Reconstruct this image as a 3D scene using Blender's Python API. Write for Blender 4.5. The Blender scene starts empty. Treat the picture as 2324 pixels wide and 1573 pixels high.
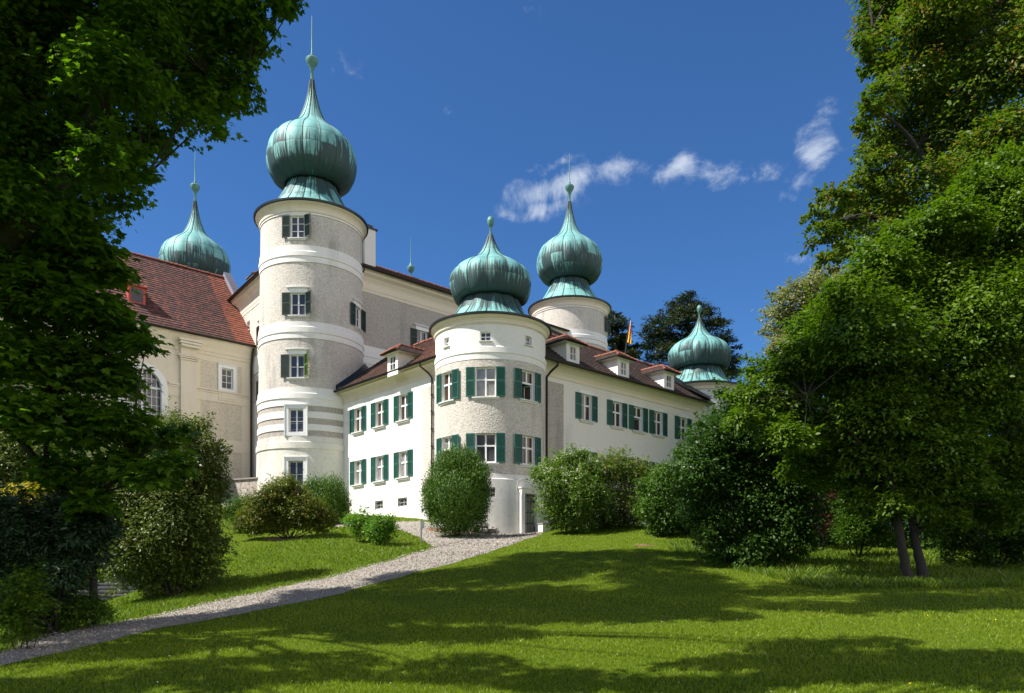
import bpy, math, numpy as np
from mathutils import Vector, Matrix
sc = bpy.context.scene
COL = sc.collection
PI = math.pi
R = math.radians

# ------------------------------------------------------------------ camera
EYE = 1.6
F = 1728.0; CX = 1162.0; HY = 1303.0        # focal length / principal column / horizon row, in units of a 2324 wide picture
cam = bpy.data.cameras.new('camera'); co = bpy.data.objects.new('camera', cam); COL.objects.link(co)
co.location = (0, 0, EYE); co.rotation_euler = (R(90), 0, 0)
cam.sensor_width = 36; cam.lens = 36*F/2324.0
cam.shift_y = (HY-786.5)/2324.0; cam.clip_end = 5000; cam.clip_start = 0.1
sc.camera = co
sc.view_settings.view_transform = 'Standard'; sc.view_settings.look = 'None'
sc.view_settings.gamma = 1; sc.view_settings.exposure = 0.85

# ------------------------------------------------------------------ sun and sky
SUN_EL = R(52)
SUNV = Vector((-.952*math.cos(SUN_EL), -.305*math.cos(SUN_EL), math.sin(SUN_EL)))   # towards the sun
sun = bpy.data.lights.new('sun', 'SUN'); so = bpy.data.objects.new('sun', sun); COL.objects.link(so)
sun.energy = 5.0; sun.angle = R(0.5); sun.color = (1.0, .945, .86)
so.rotation_euler = SUNV.to_track_quat('Z', 'Y').to_euler()
so.location = (-60, -20, 80)

def N(nt, typ, ins=None, **kw):
    n = nt.nodes.new(typ)
    for k, v in kw.items(): setattr(n, k, v)
    if ins:
        for k, v in ins.items():
            if isinstance(v, bpy.types.NodeSocket): nt.links.new(v, n.inputs[k])
            else: n.inputs[k].default_value = v
    return n
def MATH(nt, op, a, b=None, c=None, clamp=False):
    n = nt.nodes.new('ShaderNodeMath'); n.operation = op; n.use_clamp = clamp
    for i, v in enumerate((a, b, c)):
        if v is None: continue
        if isinstance(v, bpy.types.NodeSocket): nt.links.new(v, n.inputs[i])
        else: n.inputs[i].default_value = v
    return n.outputs[0]
def MIX(nt, f, a, b, blend='MIX'):
    n = nt.nodes.new('ShaderNodeMix'); n.data_type = 'RGBA'; n.blend_type = blend
    for k, v in ((0, f), (6, a), (7, b)):
        if isinstance(v, bpy.types.NodeSocket): nt.links.new(v, n.inputs[k])
        else: n.inputs[k].default_value = (tuple(v)+(1,) if k else v)
    return n.outputs[2]
def RAMP(nt, f, stops):
    n = nt.nodes.new('ShaderNodeValToRGB'); e = n.color_ramp.elements
    while len(e) < len(stops): e.new(.5)
    for el, (p, c) in zip(e, stops):
        el.position = p; el.color = (c, c, c, 1) if not isinstance(c, tuple) else tuple(c)+(1,)
    nt.links.new(f, n.inputs[0]); return n.outputs[0]

w = bpy.data.worlds.new('World'); sc.world = w; w.use_nodes = True
nt = w.node_tree; nt.nodes.clear()
sky = N(nt, 'ShaderNodeTexSky', sky_type='NISHITA', sun_disc=False)
sky.sun_elevation = SUN_EL; sky.sun_rotation = math.atan2(SUNV.x, SUNV.y)
sky.air_density = 1.0; sky.dust_density = 0.15; sky.ozone_density = 3.5; sky.altitude = 400
tc = N(nt, 'ShaderNodeTexCoord')
gen = tc.outputs['Generated']
# thin wisps of cloud, each round its own direction in the sky
noise = N(nt, 'ShaderNodeTexNoise', {'Vector': gen, 'Scale': 17.0, 'Detail': 11.0, 'Roughness': .68, 'Distortion': .35})
warp = N(nt, 'ShaderNodeTexNoise', {'Vector': gen, 'Scale': 9.0, 'Detail': 4.0})
wv = N(nt, 'ShaderNodeVectorMath', {0: warp.outputs['Color'], 1: (.5, .5, .5)}, operation='SUBTRACT')
wv2 = N(nt, 'ShaderNodeVectorMath', {0: wv.outputs[0], 'Scale': .10}, operation='SCALE')
dirw = N(nt, 'ShaderNodeVectorMath', {0: gen, 1: wv2.outputs[0]}, operation='ADD')
CL = [(1400,395,74,50,1.0,20),(1250,428,85,40,.9,0),(1215,478,70,26,.8,0),(1550,375,58,56,.85,-30),(1650,392,115,34,.62,5),(1885,350,44,84,.9,0),
      (1850,412,60,30,.85,0),(1020,215,80,26,.52,0),(1180,30,44,30,.5,0),(1820,566,55,18,.72,0),(1235,365,44,15,.6,0),(780,150,60,35,.30,0),
      (1740,540,40,12,.4,0),(2270,60,100,60,1.0,0)]
acc = None
for (px, py, rx, ry, st, ang) in CL:
    d = Vector(((px-CX)/F, 1, (HY-py)/F)); L = d.length; d.normalize()
    rt = Vector((d.y, -d.x, 0)).normalized(); up = rt.cross(d)
    a = R(ang); rt, up = rt*math.cos(a)+up*math.sin(a), up*math.cos(a)-rt*math.sin(a)
    s = N(nt, 'ShaderNodeVectorMath', {0: dirw.outputs[0], 1: tuple(d)}, operation='SUBTRACT')
    u_ = N(nt, 'ShaderNodeVectorMath', {0: s.outputs[0], 1: tuple(rt*(F*L/rx))}, operation='DOT_PRODUCT')
    v_ = N(nt, 'ShaderNodeVectorMath', {0: s.outputs[0], 1: tuple(up*(F*L/ry))}, operation='DOT_PRODUCT')
    q = MATH(nt, 'ADD', MATH(nt, 'MULTIPLY', u_.outputs['Value'], u_.outputs['Value']), MATH(nt, 'MULTIPLY', v_.outputs['Value'], v_.outputs['Value']))
    g = MATH(nt, 'MULTIPLY', MATH(nt, 'EXPONENT', MATH(nt, 'MULTIPLY', q, -.9)), st)
    acc = g if acc is None else MATH(nt, 'MAXIMUM', acc, g)
cl = MATH(nt, 'ADD', MATH(nt, 'MULTIPLY', acc, 1.15), MATH(nt, 'MULTIPLY', MATH(nt, 'SUBTRACT', noise.outputs['Fac'], .5), 3.4))
cl = N(nt, 'ShaderNodeMapRange', {'Value': cl, 'From Min': .36, 'From Max': 1.55, 'To Min': 0, 'To Max': .95}, interpolation_type='SMOOTHSTEP')
gate = N(nt, 'ShaderNodeMapRange', {'Value': acc, 'From Min': .06, 'From Max': .3})
clf = MATH(nt, 'MULTIPLY', cl.outputs[0], gate.outputs[0])
tint = MIX(nt, 1.0, sky.outputs[0], (.57, .98, 1.40), 'MULTIPLY')
skyc = MIX(nt, clf, tint, (6.4, 7.3, 8.8))
# unseen bright cloud, added behind the camera and far right to light shaded walls
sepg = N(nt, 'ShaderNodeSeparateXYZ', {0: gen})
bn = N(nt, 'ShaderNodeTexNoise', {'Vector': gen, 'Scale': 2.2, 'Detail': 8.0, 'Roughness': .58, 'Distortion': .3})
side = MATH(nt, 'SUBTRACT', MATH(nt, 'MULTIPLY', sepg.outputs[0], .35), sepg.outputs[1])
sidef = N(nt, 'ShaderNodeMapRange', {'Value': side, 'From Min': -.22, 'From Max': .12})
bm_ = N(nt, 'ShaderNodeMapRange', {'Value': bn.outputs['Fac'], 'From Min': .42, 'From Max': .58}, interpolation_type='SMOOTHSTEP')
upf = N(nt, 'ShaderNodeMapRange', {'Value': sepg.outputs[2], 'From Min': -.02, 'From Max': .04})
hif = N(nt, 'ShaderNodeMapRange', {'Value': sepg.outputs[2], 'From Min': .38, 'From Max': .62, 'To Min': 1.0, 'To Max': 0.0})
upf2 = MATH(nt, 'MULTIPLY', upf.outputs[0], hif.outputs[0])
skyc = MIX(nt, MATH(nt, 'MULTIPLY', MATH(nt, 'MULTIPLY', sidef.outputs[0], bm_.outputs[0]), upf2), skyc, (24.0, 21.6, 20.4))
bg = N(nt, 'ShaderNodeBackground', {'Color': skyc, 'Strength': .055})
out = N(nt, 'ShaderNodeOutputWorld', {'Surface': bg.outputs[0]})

# ------------------------------------------------------------------ helpers
def root(name, loc, label, cat, group=None, kind=None):
    o = bpy.data.objects.new(name, None); COL.objects.link(o); o.location = loc
    o.empty_display_size = .2
    return tag(o, label, cat, group, kind)
def tag(o, label=None, cat=None, group=None, kind=None):
    if label: o['label'] = label
    if cat: o['category'] = cat
    if group: o['group'] = group
    if kind: o['kind'] = kind
    return o
def worldloc(o):
    v = Vector(o.location)
    while o.parent: o = o.parent; v = v + Vector(o.location)
    return v
def inst(name, mesh, parent, loc=(0, 0, 0), rz=0, rx=0):
    o = bpy.data.objects.new(name, mesh); COL.objects.link(o)
    o.parent = parent; o.location = loc; o.rotation_euler = (rx, 0, rz); return o

class MB:
    def __init__(s): s.v = []; s.f = []; s.m = []; s.uv = []
    def vert(s, p): s.v.append(tuple(p)); return len(s.v)-1
    def face(s, pts, m=0, uv=None):
        i0 = len(s.v); s.v += [tuple(p) for p in pts]
        s.f.append(tuple(range(i0, i0+len(pts)))); s.m.append(m); s.uv.append(uv)
    def idx(s, ids, m=0, uv=None): s.f.append(tuple(ids)); s.m.append(m); s.uv.append(uv)
    def box(s, c, sx, sy, sz, ax=None, m=0):       # centre, full sizes, axes
        X, Y, Z = ax if ax else (Vector((1,0,0)), Vector((0,1,0)), Vector((0,0,1)))
        c = Vector(c); i0 = len(s.v)
        for a in (-.5, .5):
            for b in (-.5, .5):
                for d in (-.5, .5): s.v.append(tuple(c+X*(a*sx)+Y*(b*sy)+Z*(d*sz)))
        for q in ((0,1,3,2),(4,6,7,5),(0,4,5,1),(2,3,7,6),(0,2,6,4),(1,5,7,3)):
            s.f.append(tuple(i0+k for k in q)); s.m.append(m); s.uv.append(None)
    def tube(s, pts, rad, n=8, m=0, cap=True):
        pts = [Vector(p) for p in pts]
        if not hasattr(rad, '__len__'): rad = [rad]*len(pts)
        prev = None; i0 = len(s.v)
        for k, p in enumerate(pts):
            t = (pts[min(k+1, len(pts)-1)]-pts[max(k-1, 0)]).normalized()
            a = t.orthogonal().normalized() if prev is None else (prev-t*prev.dot(t)).normalized()
            b = t.cross(a); prev = a
            for j in range(n):
                th = 2*PI*j/n; s.v.append(tuple(p+(a*math.cos(th)+b*math.sin(th))*rad[k]))
        for k in range(len(pts)-1):
            for j in range(n):
                a0 = i0+k*n+j; a1 = i0+k*n+(j+1) % n
                s.f.append((a0, a1, a1+n, a0+n)); s.m.append(m); s.uv.append(None)
        if cap:
            s.f.append(tuple(i0+j for j in range(n))[::-1]); s.m.append(m); s.uv.append(None)
            k = len(pts)-1; s.f.append(tuple(i0+k*n+j for j in range(n))); s.m.append(m); s.uv.append(None)
    def lathe(s, prof, n=48, c=(0, 0), m=0, ang0=0):
        i0 = len(s.v)
        for (r, z) in prof:
            for j in range(n):
                a = ang0+2*PI*j/n; s.v.append((c[0]+r*math.sin(a), c[1]-r*math.cos(a), z))
        for k in range(len(prof)-1):
            for j in range(n):
                a0 = i0+k*n+j; a1 = i0+k*n+(j+1) % n
                s.f.append((a0, a1, a1+n, a0+n)); s.m.append(m); s.uv.append(None)
    def mesh(s, name, mats, org=(0, 0, 0), smooth=False, sharp=None):
        me = bpy.data.meshes.new(name); o = Vector(org)
        v = np.array(s.v, dtype=float)-np.array(o); me.from_pydata(v.tolist(), [], s.f)
        for mt in (mats if isinstance(mats, (list, tuple)) else [mats]): me.materials.append(mt)
        me.polygons.foreach_set('material_index', s.m)
        if any(u is not None for u in s.uv):
            ul = me.uv_layers.new(name='UVMap'); dat = []
            for f, u in zip(s.f, s.uv):
                dat += [c for p in (u if u else [(0, 0)]*len(f)) for c in p]
            ul.data.foreach_set('uv', dat)
        if smooth: me.polygons.foreach_set('use_smooth', [True]*len(s.f))
        me.update()
        if smooth and sharp: me.set_sharp_from_angle(angle=R(sharp))
        return me
    def build(s, name, mats, parent=None, smooth=False, sharp=None, weld=False):
        org = worldloc(parent) if parent else Vector((0, 0, 0))
        me = s.mesh(name, mats, org, smooth, None)
        if weld:
            import bmesh
            bm = bmesh.new(); bm.from_mesh(me); bmesh.ops.remove_doubles(bm, verts=bm.verts, dist=1e-4); bm.to_mesh(me); bm.free()
        if smooth and sharp: me.set_sharp_from_angle(angle=R(sharp))
        o = bpy.data.objects.new(name, me); COL.objects.link(o)
        if parent: o.parent = parent
        return o

# ------------------------------------------------------------------ materials
M = {}
def mat(name):
    m = bpy.data.materials.new(name); m.use_nodes = True; nt = m.node_tree; nt.nodes.clear()
    o = nt.nodes.new('ShaderNodeOutputMaterial'); p = nt.nodes.new('ShaderNodeBsdfPrincipled')
    nt.links.new(p.outputs[0], o.inputs[0]); M[name] = m
    return nt, p, o
def setin(nt, p, k, v):
    if isinstance(v, bpy.types.NodeSocket): nt.links.new(v, p.inputs[k])
    else: p.inputs[k].default_value = (tuple(v)+(1,)) if isinstance(v, tuple) and len(v) == 3 else v
def obj_co(nt): return N(nt, 'ShaderNodeNewGeometry').outputs['Position']
def noise_(nt, co, scale, detail=3, rough=.55, vec=None, dist=0):
    if vec:
        mp = N(nt, 'ShaderNodeMapping', {'Vector': co, 'Scale': vec}); co = mp.outputs[0]
    return N(nt, 'ShaderNodeTexNoise', {'Vector': co, 'Scale': scale, 'Detail': detail, 'Roughness': rough, 'Distortion': dist}).outputs['Fac']
def bump(nt, p, h, strength, dist):
    b = N(nt, 'ShaderNodeBump', {'Height': h, 'Strength': strength, 'Distance': dist}); nt.links.new(b.outputs[0], p.inputs['Normal'])
def simple(name, col, rough=.6, metal=0, var=.12, vs=3.0):
    nt, p, o = mat(name); co = obj_co(nt)
    n = noise_(nt, co, vs, 4)
    setin(nt, p, 'Base Color', MIX(nt, n, tuple(c*(1-var) for c in col), tuple(min(1, c*(1+var)) for c in col)))
    p.inputs['Roughness'].default_value = rough; p.inputs['Metallic'].default_value = metal
    return nt, p
def stucco(name, ca, cb, dirt, dirt_amt, bscale, bdist, grain=0.0):
    nt, p, o = mat(name); co = obj_co(nt)
    n1 = noise_(nt, co, .35, 5); n2 = noise_(nt, co, bscale, 3, .6)
    c = MIX(nt, n1, ca, cb)
    # rain stains: stretched down the wall
    st = noise_(nt, co, 1.0, 6, .65, vec=(1.1, 1.1, .16)); blot = noise_(nt, co, .22, 3)
    sm = MATH(nt, 'MULTIPLY', RAMP(nt, st, [(.48, 0.0), (.75, 1.0)]), RAMP(nt, blot, [(.42, 0.0), (.62, 1.0)]))
    c = MIX(nt, MATH(nt, 'MULTIPLY', sm, dirt_amt), c, dirt)
    fine = noise_(nt, co, 4.0, 5, .7)
    c = MIX(nt, MATH(nt, 'MULTIPLY', RAMP(nt, fine, [(.5, 0.0), (.8, 1.0)]), dirt_amt*.45), c, dirt)
    if grain:
        vo = N(nt, 'ShaderNodeTexVoronoi', {'Vector': co, 'Scale': bscale}); 
        c = MIX(nt, MATH(nt, 'MULTIPLY', RAMP(nt, vo.outputs['Distance'], [(.25, 0.0), (.7, 1.0)]), grain), c, (.30, .27, .22))
        h = MATH(nt, 'ADD', n2, MATH(nt, 'MULTIPLY', vo.outputs['Distance'], -.8))
    else: h = n2
    setin(nt, p, 'Base Color', c); p.inputs['Roughness'].default_value = .9
    p.inputs['Specular IOR Level'].default_value = .15
    bump(nt, p, h, .6, bdist)
stucco('white_render', (.84, .82, .775), (.79, .77, .72), (.42, .40, .35), .5, 14, .008)
stucco('pale_render', (.82, .775, .71), (.76, .72, .66), (.36, .34, .31), .4, 14, .008)
stucco('cream_render', (.78, .70, .57), (.72, .64, .51), (.38, .33, .25), .4, 14, .008)
stucco('weathered_render', (.74, .72, .64), (.68, .66, .58), (.24, .23, .21), .7, 10, .012)
stucco('rough_plaster', (.73, .68, .61), (.62, .575, .515), (.22, .21, .20), .95, 11, .03, .4)
stucco('rough_plaster_grey', (.58, .525, .47), (.47, .43, .385), (.17, .16, .155), .85, 11, .035, .55)
stucco('church_plaster', (.78, .69, .55), (.71, .63, .50), (.30, .26, .2), .5, 11, .02, .4)
stucco('plinth_render', (.82, .80, .75), (.76, .74, .69), (.22, .22, .21), .65, 9, .012)
simple('window_white', (.80, .80, .78), .45, 0, .05)
simple('sill_white', (.66, .66, .62), .7, 0, .12, 6)
simple('green_paint', (.009, .10, .078), .5, 0, .3, 5)
simple('dark_green_paint', (.012, .035, .026), .5, 0, .4, 5)
simple('faded_green_paint', (.10, .17, .035), .6, 0, .4, 8)
simple('gutter_metal', (.035, .028, .024), .45, .6, .3, 5)
simple('dark_metal', (.035, .04, .042), .4, .7, .3, 4)
simple('grey_metal', (.30, .31, .33), .4, .6, .2, 4)
simple('pale_metal', (.27, .26, .30), .5, .3, .15, 4)
simple('iron', (.02, .025, .03), .5, .5, .2, 9)
simple('door_white', (.60, .58, .52), .7, 0, .15, 6)
simple('interior', (.05, .035, .025), .9, 0, .3)
simple('curtain', (.62, .60, .56), .9, 0, .15, 9)
simple('red_paint', (.42, .06, .045), .6, 0, .2, 5)
simple('bark', (.030, .025, .020), .95, 0, .5, 9)
simple('pale_bark', (.16, .145, .12), .95, 0, .5, 9)
simple('stone_grey', (.27, .25, .23), .9, 0, .35, 3)
simple('step_stone', (.10, .10, .095), .85, 0, .35, 3)
simple('canvas_white', (.80, .79, .77), .8, 0, .04)
simple('mulch', (.17, .085, .055), .95, 0, .4, 12)
simple('skin', (.52, .30, .21), .6, 0, .06, 20)
simple('hair', (.10, .06, .035), .8, 0, .3, 60)
simple('cloth_dark', (.06, .07, .11), .9, 0, .2, 20)
simple('orange_tile', (.25, .085, .05), .85, 0, .4, 6)

def glass(name, col, rough=.04, spec=.9):
    nt, p, o = mat(name); co = obj_co(nt)
    n = noise_(nt, co, .9, 3)
    setin(nt, p, 'Base Color', MIX(nt, n, tuple(c*.5 for c in col), tuple(c*1.6 for c in col)))
    p.inputs['Roughness'].default_value = rough; p.inputs['Specular IOR Level'].default_value = spec
    wob = noise_(nt, co, 1.6, 1); bump(nt, p, wob, .25, .012)
glass('glass', (.05, .05, .058), .06, .55); glass('glass_curtain', (.22, .21, .20)); glass('glass_brown', (.06, .038, .025), .08, .4)

def copper():
    nt, p, o = mat('copper'); co = obj_co(nt)
    uvn = N(nt, 'ShaderNodeUVMap', uv_map='UVMap'); sep = N(nt, 'ShaderNodeSeparateXYZ', {0: uvn.outputs[0]})
    gore, hh = sep.outputs[0], sep.outputs[1]
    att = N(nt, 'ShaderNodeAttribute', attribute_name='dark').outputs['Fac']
    # sheets of copper: one cell per gore and per course, each with its own tone
    cell = N(nt, 'ShaderNodeCombineXYZ', {0: MATH(nt, 'FLOOR', gore), 1: MATH(nt, 'FLOOR', MATH(nt, 'MULTIPLY', hh, 1/.95))})
    oi = N(nt, 'ShaderNodeObjectInfo').outputs['Random']
    seed = MATH(nt, 'MULTIPLY', oi, 50)
    wn = N(nt, 'ShaderNodeTexWhiteNoise', {'Vector': cell.outputs[0], 'W': seed}, noise_dimensions='4D').outputs['Value']
    sx = N(nt, 'ShaderNodeCombineXYZ', {0: MATH(nt, 'MULTIPLY', gore, 9.0), 1: MATH(nt, 'MULTIPLY', hh, .45), 2: seed})
    streak = N(nt, 'ShaderNodeTexNoise', {'Vector': sx.outputs[0], 'Scale': 1.0, 'Detail': 7, 'Roughness': .72}).outputs['Fac']
    n1 = noise_(nt, co, 1.2, 6, .65); n2 = noise_(nt, co, 5, 4, .7)
    base = MIX(nt, n1, (.10, .30, .285), (.22, .48, .45))
    base = MIX(nt, MATH(nt, 'MULTIPLY', wn, .45), base, (.10, .28, .28))
    base = MIX(nt, RAMP(nt, n2, [(.5, 0.0), (.85, .6)]), base, (.34, .53, .46))
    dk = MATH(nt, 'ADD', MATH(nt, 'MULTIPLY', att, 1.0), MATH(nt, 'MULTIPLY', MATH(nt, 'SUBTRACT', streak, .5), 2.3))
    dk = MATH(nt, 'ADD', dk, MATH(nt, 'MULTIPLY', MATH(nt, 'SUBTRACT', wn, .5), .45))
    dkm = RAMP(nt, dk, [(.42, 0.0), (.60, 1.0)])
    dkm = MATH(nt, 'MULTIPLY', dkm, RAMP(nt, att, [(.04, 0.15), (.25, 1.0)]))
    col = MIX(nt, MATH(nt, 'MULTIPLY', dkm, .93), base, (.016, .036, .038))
    # cross seams between sheets
    fr = MATH(nt, 'FRACT', MATH(nt, 'MULTIPLY', hh, 1/.95)); seam = MATH(nt, 'LESS_THAN', fr, .045)
    col = MIX(nt, MATH(nt, 'MULTIPLY', seam, .6), col, (.03, .06, .055))
    setin(nt, p, 'Base Color', col); p.inputs['Roughness'].default_value = .62; p.inputs['Metallic'].default_value = .1
    bump(nt, p, MATH(nt, 'ADD', n1, MATH(nt, 'MULTIPLY', seam, -.3)), .5, .03)
copper()
simple('copper_seam', (.03, .055, .05), .6, .2, .4, 3)
simple('copper_plain', (.10, .23, .20), .6, .2, .5, 3)

def tiles(name, cols, ora, oamt, mossamt):
    nt, p, o = mat(name); co = obj_co(nt)
    uv = N(nt, 'ShaderNodeUVMap', uv_map='UVMap').outputs[0]
    sep = N(nt, 'ShaderNodeSeparateXYZ', {0: uv})
    row = MATH(nt, 'FLOOR', MATH(nt, 'MULTIPLY', sep.outputs[1], 1/.17))
    shift = MATH(nt, 'MULTIPLY', MATH(nt, 'MODULO', row, 2.0), .5)
    cx = MATH(nt, 'ADD', MATH(nt, 'MULTIPLY', sep.outputs[0], 1/.18), shift)
    cell = N(nt, 'ShaderNodeCombineXYZ', {0: MATH(nt, 'FLOOR', cx), 1: row})
    wn = N(nt, 'ShaderNodeTexWhiteNoise', {'Vector': cell.outputs[0]}, noise_dimensions='3D').outputs['Value']
    big = noise_(nt, co, .45, 5, .6); streak = noise_(nt, uv, 1.0, 5, .6, vec=(1.6, .12, 1))
    k = MATH(nt, 'ADD', MATH(nt, 'MULTIPLY', wn, .55), MATH(nt, 'MULTIPLY', big, .5))
    col = RAMP(nt, k, [(.15, cols[0]), (.5, cols[1]), (.85, cols[2])])
    om = MATH(nt, 'ADD', MATH(nt, 'MULTIPLY', streak, .8), MATH(nt, 'MULTIPLY', wn, .35))
    col = MIX(nt, MATH(nt, 'MULTIPLY', RAMP(nt, om, [(.60, 0.0), (.78, 1.0)]), oamt), col, ora)
    att = N(nt, 'ShaderNodeAttribute', attribute_name='fresh').outputs['Fac']
    col = MIX(nt, MATH(nt, 'MULTIPLY', att, MATH(nt, 'ADD', MATH(nt, 'MULTIPLY', wn, .6), .4)), col, ora)
    moss = RAMP(nt, noise_(nt, co, .8, 5, .7), [(.52, 0.0), (.7, 1.0)])
    col = MIX(nt, MATH(nt, 'MULTIPLY', moss, mossamt), col, (.045, .045, .03))
    edge = MATH(nt, 'LESS_THAN', MATH(nt, 'FRACT', cx), .10)
    rowe = MATH(nt, 'LESS_THAN', MATH(nt, 'FRACT', MATH(nt, 'MULTIPLY', sep.outputs[1], 1/.17)), .16)
    col = MIX(nt, MATH(nt, 'MULTIPLY', MATH(nt, 'MAXIMUM', edge, rowe), .55), col, (.012, .009, .008))
    setin(nt, p, 'Base Color', col); p.inputs['Roughness'].default_value = .85
    bump(nt, p, MATH(nt, 'ADD', MATH(nt, 'MULTIPLY', wn, .5), MATH(nt, 'FRACT', cx)), .5, .02)
tiles('brown_tiles', ((.026, .019, .016), (.055, .036, .029), (.10, .06, .043)), (.26, .08, .04), .38, .6)
tiles('red_tiles', ((.035, .018, .016), (.085, .034, .028), (.16, .060, .042)), (.30, .085, .045), .5, .5)
tiles('orange_tiles', ((.12, .035, .02), (.22, .06, .03), (.32, .09, .045)), (.36, .10, .045), .6, .45)

def rubble(name):
    nt, p, o = mat(name); co = obj_co(nt)
    v = N(nt, 'ShaderNodeTexVoronoi', {'Vector': co, 'Scale': 3.2}, feature='DISTANCE_TO_EDGE')
    v2 = N(nt, 'ShaderNodeTexVoronoi', {'Vector': co, 'Scale': 3.2})
    c = MIX(nt, noise_(nt, co, 2, 5), (.30, .26, .22), (.44, .38, .33))
    c = MIX(nt, .5, c, N(nt, 'ShaderNodeHueSaturation', {'Color': v2.outputs['Color'], 'Saturation': .1}).outputs[0], 'SOFT_LIGHT')
    c = MIX(nt, RAMP(nt, v.outputs['Distance'], [(.0, .75), (.05, 0.0)]), c, (.15, .13, .11))
    setin(nt, p, 'Base Color', c); p.inputs['Roughness'].default_value = .95
    bump(nt, p, v.outputs['Distance'], .8, .05)
rubble('rubble_stone')

def leafmat(name, ca, cb, cc=None, transl=.35, rough=.5, spec=.3):
    nt, p, o = mat(name)
    v = N(nt, 'ShaderNodeAttribute', attribute_name='var').outputs['Fac']
    co = obj_co(nt); n = noise_(nt, co, .5, 3)
    k = MATH(nt, 'ADD', MATH(nt, 'MULTIPLY', v, .6), MATH(nt, 'MULTIPLY', n, .4))
    stops = [(.2, ca), (.75, cb)] + ([(.97, cc)] if cc else [])
    c = RAMP(nt, k if not cc else v, stops)
    setin(nt, p, 'Base Color', c); p.inputs['Roughness'].default_value = rough
    p.inputs['Specular IOR Level'].default_value = spec
    tr = N(nt, 'ShaderNodeBsdfTranslucent'); tcol = MIX(nt, 1.0, c, (1.5, 1.7, .5), 'MULTIPLY')
    nt.links.new(tcol, tr.inputs[0])
    ms = N(nt, 'ShaderNodeMixShader', {0: transl, 1: p.outputs[0], 2: tr.outputs[0]})
    nt.links.new(ms.outputs[0], o.inputs[0])
leafmat('maple_leaf', (.040, .10, .006), (.105, .20, .012), transl=.5)
leafmat('maple_right_leaf', (.05, .10, .008), (.11, .165, .014), (.22, .13, .04), .35)
leafmat('dogwood_leaf', (.042, .09, .005), (.11, .185, .009), transl=.35)
leafmat('dark_shrub_leaf', (.024, .062, .008), (.055, .12, .014), transl=.3)
leafmat('glossy_leaf', (.05, .085, .012), (.13, .16, .03), transl=.3, rough=.45, spec=.35)
leafmat('yellow_needle', (.24, .22, .012), (.42, .33, .015), transl=.3)
leafmat('blue_needle', (.016, .038, .014), (.034, .07, .026), transl=.15)
leafmat('thuja_leaf', (.032, .085, .007), (.08, .16, .011), transl=.15)
leafmat('yew_leaf', (.032, .085, .007), (.08, .16, .011), transl=.2)
leafmat('pine_needle', (.020, .035, .012), (.055, .07, .025), transl=.12)
leafmat('quince_leaf', (.06, .09, .010), (.13, .16, .015), (.20, .12, .03), transl=.3)
leafmat('young_leaf', (.06, .15, .015), (.12, .24, .02), transl=.35)
leafmat('spring_leaf', (.06, .13, .010), (.13, .21, .018), transl=.35)
leafmat('olive_leaf', (.07, .12, .012), (.14, .19, .025), (.24, .19, .08), .3)
leafmat('pebble', (.25, .225, .19), (.40, .36, .31), (.52, .48, .42), transl=0.0, rough=.9)
leafmat('bloom_leaf', (.12, .14, .06), (.26, .26, .12), transl=.3)
leafmat('purple_leaf', (.06, .015, .02), (.16, .05, .055), transl=.3)
leafmat('white_petal', (.65, .62, .60), (.85, .82, .80), transl=.3)
leafmat('pink_petal', (.55, .10, .10), (.70, .22, .2), transl=.3)
leafmat('yellow_petal', (.7, .45, .01), (.8, .6, .02), transl=.2)
leafmat('grass_blade', (.10, .165, .004), (.20, .27, .008), (.28, .28, .05), .32)
leafmat('long_grass', (.06, .12, .008), (.15, .22, .012), (.24, .24, .07), .35)

def ground():
    nt, p, o = mat('lawn_soil'); co = obj_co(nt)
    n1 = noise_(nt, co, .25, 5); n2 = noise_(nt, co, 2.5, 6, .7); n3 = noise_(nt, co, 22, 4, .7)
    c = MIX(nt, n1, (.065, .115, .005), (.10, .145, .007)); c = MIX(nt, RAMP(nt, n2, [(.4, 0.0), (.7, .7)]), c, (.13, .17, .012))
    c = MIX(nt, RAMP(nt, n3, [(.45, 0.0), (.7, .75)]), c, (.035, .065, .004))
    setin(nt, p, 'Base Color', c); p.inputs['Roughness'].default_value = .95; p.inputs['Specular IOR Level'].default_value = .1
    bump(nt, p, n3, 1.0, .05)
    nt, p, o = mat('gravel'); co = obj_co(nt)
    v = N(nt, 'ShaderNodeTexVoronoi', {'Vector': co, 'Scale': 28.0})
    v2 = N(nt, 'ShaderNodeTexVoronoi', {'Vector': co, 'Scale': 11.0})
    c = MIX(nt, noise_(nt, co, .6, 5, .6), (.20, .18, .155), (.33, .295, .25))
    c = MIX(nt, .55, c, N(nt, 'ShaderNodeHueSaturation', {'Color': v.outputs['Color'], 'Saturation': .12}).outputs[0], 'SOFT_LIGHT')
    c = MIX(nt, RAMP(nt, noise_(nt, co, 1.7, 5, .7), [(.55, 0.0), (.75, .5)]), c, (.24, .19, .14))
    setin(nt, p, 'Base Color', c); p.inputs['Roughness'].default_value = .95
    bump(nt, p, MATH(nt, 'ADD', v.outputs['Distance'], v2.outputs['Distance']), .9, .035)
ground()
def flagmat():
    nt, p, o = mat('flag_cloth'); co = N(nt, 'ShaderNodeTexCoord').outputs['Object']
    sep = N(nt, 'ShaderNodeSeparateXYZ', {0: co}); n = noise_(nt, co, 2.5, 3)
    c = RAMP(nt, MATH(nt, 'ADD', MATH(nt, 'MULTIPLY', sep.outputs[2], .28), MATH(nt, 'MULTIPLY', n, .35)),
             [(.05, (.75, .35, .01)), (.45, (.85, .50, .02)), (.66, (.75, .25, .06)), (.85, (.72, .45, .5)), (1.0, (.7, .6, .65))])
    setin(nt, p, 'Base Color', c); p.inputs['Roughness'].default_value = .8
flagmat()

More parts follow.
